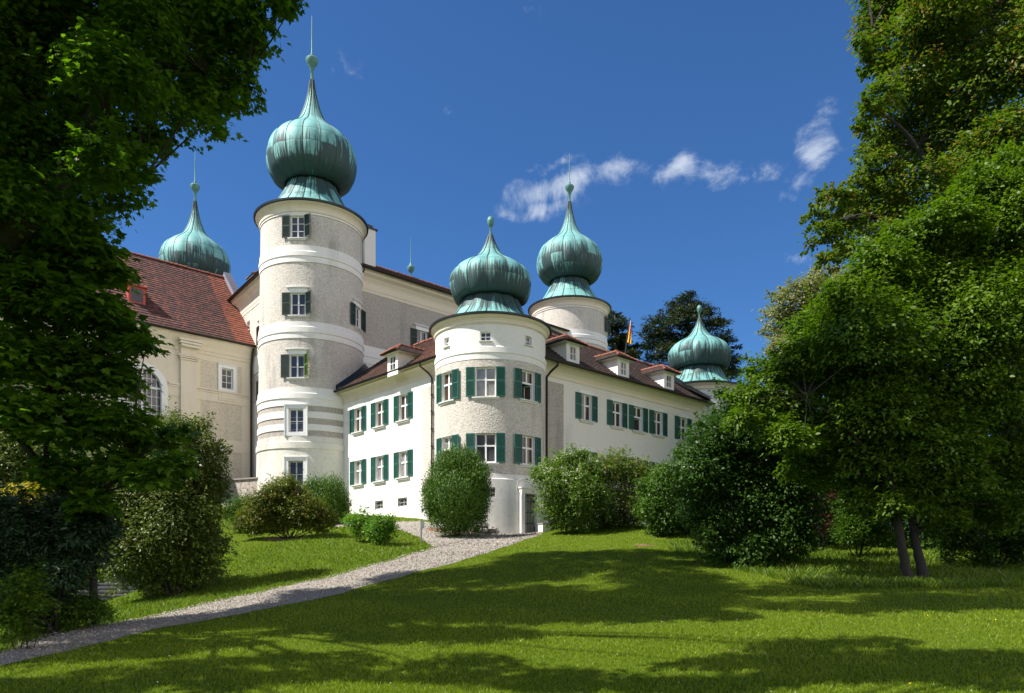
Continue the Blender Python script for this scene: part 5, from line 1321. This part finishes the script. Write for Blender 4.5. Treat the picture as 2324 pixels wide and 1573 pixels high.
def blossoms(t, bl, n, size, m, seed, clump=7, zmin=-1):
    rg = np.random.RandomState(seed+500); B = np.array(bl); bi = rg.choice(len(B), n//clump, p=B[:, 3]**2/(B[:, 3]**2).sum()); d = unit(rg.randn(n//clump, 3)+np.array([-.2, -.5, .4])); c = B[bi, :3]+d*(B[bi, 3]*rg.uniform(.95, 1.35, len(bi)))[:, None]
    c = np.repeat(c, clump, 0); c = c+rg.randn(len(c), 3)*.05; nn = unit(rg.randn(len(c), 3)); build_leaves('blossom', c, unit(rg.randn(len(c), 3)), nn, size*(1+.3*rg.randn(len(c))), T_LEAF, m, t)

shrub('thuja_bush', 'dense dark green rounded thuja standing before the corner tower', 1040, [(1040,1052,34),(1018,1056,30),(1065,1062,32),(1037,1130,66),(1085,1080,26),(990,1110,30),(1005,1085,34),(1050,1090,44),(1080,1100,30),(1010,1130,46),(1060,1140,48),(990,1150,30),(1085,1140,24),(1030,1175,40),(1065,1178,36),(1000,1178,26),(960,1110,0.1)], 38.2, 90000, .10, T_NEEDLE, 'thuja_leaf', 41, vertical=True, spray=26, spread=.09, shell=(.86, 1.0), jit=.25, lump=.07, grp='rounded evergreens at the castle')
t, bl = shrub('flowering_shrub', 'tall white flowering shrub with arching twigs right of the barred door', 1290, [(1290,1045,22),(1270,1065,28),(1240,1060,16),(1310,1065,26),(1222,1080,12),(1255,1095,30),(1300,1100,38),(1340,1075,26),(1255,1140,28),(1290,1150,36),(1335,1130,36),(1265,1175,20),(1310,1178,26),(1320,1030,10),(1330,1190,16),(1215,1062,6)], 37.5, 52000, .085, T_LEAF, 'spring_leaf', 42, spray=12, spread=.26, shell=(.3, 1.14), lump=.42, shoot=.32)
blossoms(t, bl, 4200, .05, 'white_petal', 42)
t, bl = shrub('olive_shrub', 'wide olive green shrub between the white flowering shrub and the clipped shrub', 1410, [(1370,1060,28),(1400,1050,24),(1430,1060,26),(1455,1065,22),(1480,1075,20),(1370,1100,36),(1420,1105,40),(1460,1105,34),(1375,1150,34),(1415,1155,34),(1455,1150,34),(1345,1170,22),(1390,1180,20),(1430,1180,18),(1350,1080,26),(1345,1120,30),(1352,1150,26),(1490,1120,26),(1485,1160,26),(1370,1185,20)], 38.5, 52000, .085, T_LEAF, 'olive_leaf', 43, spray=12, spread=.24, shell=(.3, 1.14), lump=.42, shoot=.32)
shrub('green_shrub', 'fresh green shrub hanging over the lawn edge beside the big dark bush', 1500, [(1500,1085,24),(1530,1070,24),(1475,1110,24),(1515,1110,34),(1550,1105,26),(1480,1150,30),(1520,1160,34),(1555,1150,30),(1495,1190,20),(1535,1195,20),(1570,1190,22)], 35.5, 42000, .085, T_LEAF, 'yew_leaf', 44, spray=12, spread=.24, shell=(.4, 1.12), lump=.4, shoot=.3)
shrub('dark_bush', 'big dark leafy bush overhanging the lawn left of the two stemmed tree', 1690, [(1640,940,26),(1600,960,18),(1680,930,30),(1570,1010,22),(1610,1000,40),(1660,1000,50),(1720,960,50),(1700,900,26),(1590,1060,44),(1650,1070,60),(1720,1050,70),(1790,1010,70),(1600,1120,46),(1670,1140,60),(1740,1130,64),(1800,1100,60),(1620,1180,46),(1680,1200,52),(1740,1200,50),(1790,1180,42),(1650,1240,32),(1710,1245,34),(1600,1215,20),(1760,1240,28),(1820,1230,28),(1790,1256,22),(1545,1030,12),(1640,890,14),(1820,1140,44),(1830,1190,30),(1650,1262,28),(1700,1268,30),(1745,1262,28),(1615,1245,24),(1580,1160,36),(1560,1100,22)], 27, 100000, .10, T_LEAF, 'dark_shrub_leaf', 45, stems=10, jit=.9, spray=14, spread=.24, shell=(.45, 1.1), droop=.3, shoot=.3, lump=.4)
shrub('spruce_bush', 'small bright green spruce bush in the gap beside the tree stems', 1955, [(1945,1120,26),(1930,1150,32),(1970,1150,30),(1990,1180,34),(1935,1190,34),(1965,1205,32),(1920,1215,18),(2010,1215,22)], 31, 22000, .10, T_NEEDLE, 'yew_leaf', 46, spray=20, spread=.2, shell=(.5, 1.08), up=1.2)
shrub('barberry', 'small purple leaved shrub in the shade between the dark bush and the spruce bush', 1862, [(1860,1110,22),(1875,1140,26),(1850,1160,24),(1865,1185,22),(1840,1120,16)], 34, 7000, .08, T_LEAF, 'purple_leaf', 47, spray=10)
shrub('thicket_shrub', 'dark thicket of thin stemmed shrubs at the right edge behind the tree stems', (17.5, 27.5), [(2150,1100,50),(2230,1080,60),(2310,1090,60),(2180,1160,40),(2260,1150,46),(2330,1160,50),(2120,1130,36),(2210,1210,22),(2300,1215,26),(2150,1215,20),(2340,1230,30),(2120,1180,36),(2190,1190,44),(2270,1190,46),(2350,1190,50),(2150,1250,24),(2230,1255,26),(2310,1250,30)], 27.5, 60000, .09, T_LEAF, 'dark_shrub_leaf', 48, stems=34, jit=1.2, spray=12, sr=.03)
for i, (bx, by, bl, lab) in enumerate([(33, 60, [(2030,780,100),(2140,700,110),(2230,820,130),(2080,900,110),(2200,980,120),(2330,900,120),(1960,900,80),(2300,700,110),(2100,1050,80),(2330,1080,80),(2250,1120,60)], 'background tree filling the gaps behind the right side foliage'),
                                 (22.5, 50, [(1740,960,60),(1800,900,60),(1860,980,80),(1760,1040,70),(1850,1090,60),(1930,1020,70),(1700,1050,50),(1880,860,60),(1950,1130,50),(1790,1130,50)], 'background tree behind the big dark bush on the right')]):
    t = treeroot(bx, by, 'park_tree', lab, 'tree', GR_T); trunk(t, [([V3((bx, by, H(bx, by)-.3)), V3((bx, by, 9)), V3((bx-1, by, 18 if i == 0 else 13))], [.4, .3, .1])])
    crown('crown', t, pb(bl, by, 2.5, 60+i), 40000, .22, T_QUAD, 'dark_shrub_leaf', 60+i, spray=24, spread=.2, shell=(.4, 1.08))

shrub('hazel_shrub', 'dark broad shrub filling the gap behind the small bright spruce bush', 1900, [(1830,1090,50),(1880,1060,60),(1950,1070,60),(1850,1150,50),(1920,1140,60),(1990,1130,60),(1840,1200,36),(1900,1205,44),(1970,1205,44),(2030,1190,44),(2040,1110,56)], 36, 40000, .13, T_LEAF, 'dark_shrub_leaf', 81, spray=14, stems=9)
shrub('hazel_shrub', 'dark broad shrub behind the two tree stems at the right', 2150, [(2080,1090,60),(2150,1080,60),(2230,1080,66),(2310,1090,60),(2090,1150,50),(2160,1150,56),(2240,1150,56),(2320,1150,60),(2100,1205,40),(2170,1210,40),(2250,1210,40),(2330,1210,44),(2400,1150,70)], 35, 44000, .13, T_LEAF, 'dark_shrub_leaf', 82, spray=14, stems=12)
t, bl = shrub('rhododendron', 'tall glossy leaved shrub on the left bank beside the dark stone steps', 400, [(430,985,26),(400,965,20),(465,1010,24),(380,1010,40),(440,1040,40),(490,1050,18),(350,1060,50),(420,1100,54),(470,1110,34),(330,1130,60),(400,1170,60),(460,1170,36),(300,1190,54),(360,1230,56),(430,1230,44),(300,1250,36),(350,1285,34),(410,1280,30),(270,1220,30),(470,1210,24),(290,1120,40),(300,1300,36),(350,1322,30),(420,1312,34),(470,1285,30),(495,1240,26),(260,1270,30),(255,1060,48),(235,1130,44),(240,1200,40),(455,962,18),(385,950,18),(500,1020,14),(485,1100,30)], 25.5, 110000, .085, T_LEAF, 'glossy_leaf', 51, stems=12, spray=12, spread=.24, shoot=.34, lump=.4, shell=(.35, 1.12), jit=.9, sr=.05)
shrub('golden_conifer', 'golden yellow conifer behind the young maple at the left', (-19, 31), [(160,1100,34),(200,1085,26),(110,1120,40),(60,1140,40),(230,1110,30),(150,1150,40),(240,1080,20),(90,1165,40),(20,1160,36),(290,1085,26),(330,1080,22),(310,1115,28),(180,1110,44),(240,1120,36),(350,1110,20)], 31, 36000, .16, T_NEEDLE, 'yellow_needle', 52, spray=20, flat=.3, up=1.2)
shrub('blue_juniper', 'dark blue green juniper mass under the young maple at the left edge', 120, [(140,1170,50),(60,1190,60),(0,1180,60),(190,1200,44),(120,1240,70),(40,1250,70),(190,1260,40),(-40,1260,70),(90,1300,60),(10,1310,70),(150,1300,34),(60,1350,50),(0,1370,50),(110,1350,30),(200,1150,34),(225,1200,30)], 17.6, 60000, .12, T_NEEDLE, 'blue_needle', 53, spray=20, flat=.35, jit=.9, shell=(.5, 1.08))
shrub('grey_shrub', 'grey green tree like shrub at the far left behind the golden conifer', (-25, 37), [(30,1010,50),(80,1030,44),(0,1060,60),(60,1080,50),(120,1050,36),(-30,1000,60),(10,1120,50)], 37, 20000, .13, T_LEAF, 'glossy_leaf', 54, spray=14)
shrub('maple_sapling', 'small pale leaved sapling at the lower left corner', 50, [(60,1300,12),(40,1320,16),(85,1310,12),(30,1350,22),(70,1345,22),(20,1390,26),(60,1390,26),(95,1370,16),(40,1425,24),(0,1380,24)], 14.5, 3600, .07, T_MAPLE, 'dogwood_leaf', 55, spray=8, flat=.2, up=1.2, sr=.012, jit=.25)
shrub('low_juniper', 'low dark spreading juniper beside the foot of the stone steps', 150, [(150,1375,28),(190,1372,24),(110,1395,30),(160,1400,26),(210,1380,18),(80,1420,30),(230,1395,12)], 18, 16000, .08, T_NEEDLE, 'thuja_leaf', 56, spray=16, flat=.3, jit=.3)
shrub('boxwood', 'low dense green boxwood left of the flowering quince', 545, [(530,1155,22),(555,1150,24),(580,1158,22),(540,1175,24),(570,1178,24)], 41.5, 12000, .07, T_LEAF, 'yew_leaf', 57, vertical=True, spray=14, shell=(.6, 1.05))
shrub('yew_bush', 'rounded clipped yew bush behind the quince at the foot of the white wing', 742, [(715,1122,30),(748,1118,32),(768,1145,26),(735,1150,40),(700,1150,24),(760,1172,20),(725,1178,22)], 44.5, 36000, .11, T_NEEDLE, 'yew_leaf', 58, vertical=True, spray=20, shell=(.7, 1.03), jit=.3, lump=.12, grp='rounded evergreens at the castle')
t, bl = shrub('quince_shrub', 'loose spreading quince with small red flowers below the tall tower', 655, [(640,1110,24),(610,1120,20),(670,1125,24),(590,1140,20),(640,1145,28),(690,1150,28),(720,1160,20),(560,1175,18),(600,1165,26),(650,1170,26),(700,1180,22),(745,1178,14),(575,1195,16),(620,1190,18),(735,1195,12),(655,1095,12),(540,1190,8)], 38.5, 42000, .095, T_LEAF, 'quince_leaf', 59, stems=16, spray=10, spread=.30, shell=(.3, 1.15), sr=.028)
blossoms(t, bl, 90, .06, 'pink_petal', 59, 4)
shrub('young_shrub', 'young bright green shrub left of its twin on the grass bank', 818, [(805,1185,14),(822,1175,14),(840,1185,12),(815,1200,14),(835,1200,10),(795,1180,8),(850,1172,6)], 36.3, 3000, .10, T_LEAF, 'young_leaf', 61, spray=8, flat=.4, sr=.014)
shrub('young_shrub', 'young bright green shrub right of its twin near the path tip', 868, [(862,1185,14),(880,1195,14),(850,1195,14),(868,1208,18),(885,1180,8),(845,1210,10)], 35, 4500, .10, T_LEAF, 'young_leaf', 62, spray=8, flat=.4, sr=.014)
t = treeroot(-33, 45, 'park_tree', 'background tree behind the shrubs at the far left edge', 'tree', GR_T); trunk(t, [([V3((-33, 45, H(-33, 45)-.3)), V3((-33, 45, 10))], [.4, .2])])
crown('crown', t, pb([(-80,900,90),(0,960,60),(-60,1040,80),(60,1090,50),(-150,800,90)], 45, 2, 63), 16000, .2, T_QUAD, 'dark_shrub_leaf', 63, spray=22)

wood = []
rgw = np.random.RandomState(9)
for i in range(110):
    Y = rgw.uniform(56, 90); px = rgw.uniform(1720, 2650); h = rgw.uniform(0, 15) if px > 1950 else rgw.uniform(0, 4); wood.append(((px-CX)/F*Y, Y, H((px-CX)/F*Y, Y)+h, rgw.uniform(2.5, 4)))
o = crown('woodland', None, wood, 80000, .34, T_QUAD, 'dark_shrub_leaf', 70, spray=26, spread=.25, shell=(.5, 1.1)); tag(o, 'woodland edge closing the view behind the right hand trees', 'woodland', kind='stuff')
wood = []
for i in range(34):
    Y = rgw.uniform(40, 50); px = rgw.uniform(-300, 150); h = rgw.uniform(1, 9); wood.append(((px-CX)/F*Y, Y, H((px-CX)/F*Y, Y)+h, rgw.uniform(1.6, 2.8)))
o = crown('woodland', None, wood, 34000, .24, T_QUAD, 'dark_shrub_leaf', 71, spray=24, spread=.25, shell=(.5, 1.1)); tag(o, 'woodland edge closing the view behind the shrubs at the far left', 'woodland', kind='stuff')
# ------------------------------------------------------------------ grass
def grass(name, n, seed, hmin, hmax, wfac, m, region, dmin=6.5, dmax=52, lab=None, pw=1.0):
    rg = np.random.RandomState(seed)
    d = dmin*(dmax/dmin)**(rg.rand(n)**pw); th = rg.uniform(-.92, .92, n); X = d*np.sin(th)*1.02; Y = d*np.cos(th)
    jx, jy = X+rg.randn(n)*.10, Y+rg.randn(n)*.12; k = ~inpoly(jx, jy, poly1) & ~inpoly(jx, jy, poly2) & ~inpoly(X, Y, poly3)
    if region is not None: k &= region(X, Y)
    q1 = (X-C0.x)*(-PR.out.x)+(Y-C0.y)*(-PR.out.y); q2 = (X-C0.x)*(-PL.out.x)+(Y-C0.y)*(-PL.out.y)
    k &= ~((q1 > 0) & (q2 > 0))                    # inside the castle
    X, Y, d = X[k], Y[k], d[k]; n = len(X); Z = hts(X, Y)
    a = rg.rand(n)*2*PI; hh = rg.uniform(hmin, hmax, n); w_ = wfac*d*rg.uniform(.7, 1.4, n)
    patch = np.sin(X*.9+Y*.31)*np.sin(Y*.7-X*.2)+.5*np.sin(X*2.7)*np.sin(Y*2.3); hh *= 1+.25*patch
    ln = rg.randn(n, 2)*.45*hh[:, None]
    sx, sy = np.cos(a)*w_, np.sin(a)*w_
    v = np.empty((n, 4, 3)); v[:, 0] = np.stack([X-sx, Y-sy, Z-.01], 1); v[:, 1] = np.stack([X+sx, Y+sy, Z-.01], 1)
    v[:, 2] = np.stack([X+ln[:, 0]*.45+sx*.75, Y+ln[:, 1]*.45+sy*.75, Z+hh*.6], 1); v[:, 3] = np.stack([X+ln[:, 0], Y+ln[:, 1], Z+hh], 1)
    me = bpy.data.meshes.new(name); me.vertices.add(n*4); me.vertices.foreach_set('co', v.astype(np.float32).ravel())
    me.loops.add(n*4); me.loops.foreach_set('vertex_index', np.arange(n*4, dtype=np.int32)); me.polygons.add(n); me.polygons.foreach_set('loop_start', np.arange(0, n*4, 4, dtype=np.int32))
    me.materials.append(M[m]); at = me.attributes.new('var', 'FLOAT', 'FACE'); at.data.foreach_set('value', np.clip(rg.rand(n)*.75+.12*patch+.08, 0, 1).astype(np.float32)); me.update(calc_edges=True)
    o = bpy.data.objects.new(name, me); COL.objects.link(o); o['kind'] = 'stuff'; o['label'] = lab; o['category'] = 'grass'
grass('lawn_grass', 760000, 5, .022, .06, .00038, 'grass_blade', None, lab='short mown grass of the sloping lawn')
up_arr = np.array(upper)
def left_bank(X, Y):
    t = np.interp(Y, up_arr[:, 1], up_arr[:, 0]); return (X < t-.1) & (Y < 44) & (X > t-9)
def meadow(X, Y): return (X > 6.5+.35*np.sin(Y)) & (Y > 20.5) & (Y < 34) & (X > 6+(34-Y)*.18)
grass('bank_grass', 240000, 6, .05, .13, .00045, 'long_grass', left_bank, 12, 46, 'longer lush grass on the bank left of the path')
grass('meadow_grass', 140000, 7, .08, .26, .0004, 'long_grass', meadow, 20, 36, 'uncut grass round the stems of the right hand trees')
def flowers(name, n, seed, m, size, region, lab, dmin=8, dmax=40, hgt=.08):
    rg = np.random.RandomState(seed); d = dmin*(dmax/dmin)**rg.rand(n); th = rg.uniform(-.6, .6, n); X = d*np.sin(th); Y = d*np.cos(th); k = region(X, Y) & ~inpoly(X, Y, poly1); X, Y, d = X[k], Y[k], d[k]
    Z = hts(X, Y)+hgt*rg.uniform(.7, 1.5, len(X)); o = build_leaves(name, np.stack([X, Y, Z], 1), unit(rg.randn(len(X), 3)*[1, 1, .1]), unit(rg.randn(len(X), 3)*.3+[0, -.4, 1]), size*(1+.25*rg.randn(len(X))), T_LEAF, m)
    o['kind'] = 'stuff'; o['label'] = lab; o['category'] = 'flowers'
flowers('daisies', 420, 8, 'white_petal', .018, lambda X, Y: Y > 9, 'tiny white daisies scattered over the lawn')
flowers('buttercups', 60, 9, 'yellow_petal', .05, lambda X, Y: (X > 4) & (Y < 30), 'a few yellow buttercups in the grass at the right', hgt=.12)
flowers('clover_flowers', 120, 10, 'pink_petal', .04, lambda X, Y: meadow(X, Y) & (X < 11), 'small pink wild flowers in the uncut grass', 20, 34, .3)

# ------------------------------------------------------------------ steps, stones, wall, post, parasol
def stairs():
    x0, y0 = -15.9, 28.4; z0 = H(x0, y0)-.02; t = root('stone_steps', (x0, y0, z0), 'flight of dark stone steps climbing the bank beside the glossy leaved shrub', 'steps'); rg = np.random.RandomState(4)
    c = pt(232, 1360, 29)
    for k in range(8):
        mb = MB(); y = 29+k*.40; z = EYE+(HY-1358)/F*29+.142*(k+1); x = (225-CX)/F*29+k*.16
        mb.box((x, y+.25, z-.30), 2.5+rg.rand()*.05, .56, .48); mb.box((x, y+.21, z-.03), 2.56, .52, .06)
        mb.build('step', M['step_stone'], t)
stairs()
def rocks():
    rg = np.random.RandomState(12); import bmesh
    for i in range(24):
        px = rg.uniform(1078, 1134); py = 1211-rg.rand()*max(0, 16-abs(px-1100)*.45); x, y = ghit(px, 1209+rg.rand()*3); y -= rg.rand()*.1
        r = rg.uniform(.12, .26); z = H(x, y)+max(0, (1211-py)/F*40)
        bm = bmesh.new(); bmesh.ops.create_icosphere(bm, subdivisions=2, radius=r); s = rg.rand(3)*6
        for v_ in bm.verts:
            n_ = v_.co.normalized(); k = 1+.22*math.sin(n_.x*3+s[0])*math.cos(n_.y*4+s[1])+.12*math.sin(n_.z*7+s[2]); v_.co = V3((n_.x*r*k*1.25, n_.y*r*k, n_.z*r*k*.7))
        bmesh.ops.rotate(bm, verts=bm.verts, matrix=Matrix.Rotation(s[0], 3, 'Z')); me = bpy.data.meshes.new('rock'); bm.to_mesh(me); bm.free(); me.materials.append(M['stone_grey'])
        o = bpy.data.objects.new('rock', me); COL.objects.link(o); o.location = (x, y, z+r*.3); tag(o, 'grey rock in the small heap between the thuja and the corner tower', 'rock', 'rocks heaped beside the thuja')
rocks()
# retaining wall behind the left bank
a_, b_ = pt(470, 1138, 55), pt(584, 1138, 53); wl = root('retaining_wall', tuple((a_+b_)/2), 'low rubble stone retaining wall with a flat cap between church and tall tower', 'wall')
d_ = (b_-a_); d_.z = 0; L_ = d_.length; d_.normalize(); o_ = V3((d_.y, -d_.x, 0)); zt = EYE+(HY-1092)/F*54
mb = MB(); mb.box(V3(((a_.x+b_.x)/2, (a_.y+b_.y)/2, zt-1.6)), L_+3, .6, 3.2, (d_, o_, UP)); mb.build('wall', M['rubble_stone'], wl)
mb = MB(); mb.box(V3(((a_.x+b_.x)/2, (a_.y+b_.y)/2, zt+.05)), L_+3.1, .8, .10, (d_, o_, UP)); mb.build('coping', M['stone_grey'], wl)
# small render block beside the barred door
q = pt(1236, 1200, 40.6); bl_ = root('low_wall', (q.x, q.y, H(q.x, q.y)-.1), 'low grey masonry block beside the barred door', 'wall')
mb = MB(); mb.box((q.x, q.y, q.z-.15), .62, .35, .75, (dR, -dL, UP)); mb.build('block', M['plinth_render'], bl_); mb = MB(); mb.box((q.x, q.y, q.z+.255), .68, .41, .06, (dR, -dL, UP)); mb.build('coping', M['stone_grey'], bl_)
# lawn sign post
x, y = ghit(956, 1232); z = H(x, y); ps = root('sign_post', (x, y, z), 'thin grey metal post with a small plate at the tip of the grass bank', 'post')
mb = MB(); mb.tube([(x, y, z-.1), (x, y, z+1.12)], .04, 8); mb.build('post', M['grey_metal'], ps); mb = MB(); mb.box((x+.07, y-.04, z+.86), .17, .02, .34); mb.box((x+.02, y-.02, z+.9), .06, .03, .03); mb.build('plate', M['grey_metal'], ps)
# parasol behind the shrubs
q = pt(1536, 1050, 42.5); gz = H(q.x, q.y); ps = root('parasol', (q.x, q.y, gz), 'open white garden parasol half hidden behind the shrubs below the right wing', 'parasol')
mb = MB(); n = 8; zt = q.z-.02; Rr = 1.3
for k in range(n):
    a0, a1 = 2*PI*k/n, 2*PI*(k+1)/n; ring = [(0, zt), (.6, zt-.16), (1.1, zt-.38), (Rr, zt-.64), (Rr, zt-.80)]
    for (r0, z0), (r1, z1) in zip(ring, ring[1:]):
        mb.face([(q.x+r0*math.cos(a0), q.y+r0*math.sin(a0), z0), (q.x+r0*math.cos(a1), q.y+r0*math.sin(a1), z0), (q.x+r1*math.cos(a1), q.y+r1*math.sin(a1), z1), (q.x+r1*math.cos(a0), q.y+r1*math.sin(a0), z1)])
mb.build('canopy', M['canvas_white'], ps); mb = MB(); mb.tube([(q.x, q.y, gz-.05), (q.x, q.y, zt+.08)], .03, 8); mb.build('pole', M['window_white'], ps)

def pebbles(n, seed, dmin, dmax, fac, base, hgt):
    rg = np.random.RandomState(seed); d = dmin*(dmax/dmin)**rg.rand(n); th = rg.uniform(-.75, .45, n); X = d*np.sin(th); Y = d*np.cos(th)
    k = inpoly(X, Y, poly1) | inpoly(X, Y, poly2); X, Y, d = X[k], Y[k], d[k]; m = len(X); Z = hts(X, Y)+hgt
    o = build_leaves('gravel_stones', np.stack([X, Y, Z], 1), unit(rg.randn(m, 3)*[1, 1, .35]), unit(rg.randn(m, 3)*.55+[0, 0, 1]), np.clip(fac*d, .016, .045)*(1+.35*rg.randn(m)), T_LEAF*np.array([1, 1.5, 1]), 'pebble')
    tag(o, 'loose pale gravel stones lying on the path', 'gravel', kind='stuff')
pebbles(420000, 91, 9, 52, .0013, .03, .062)
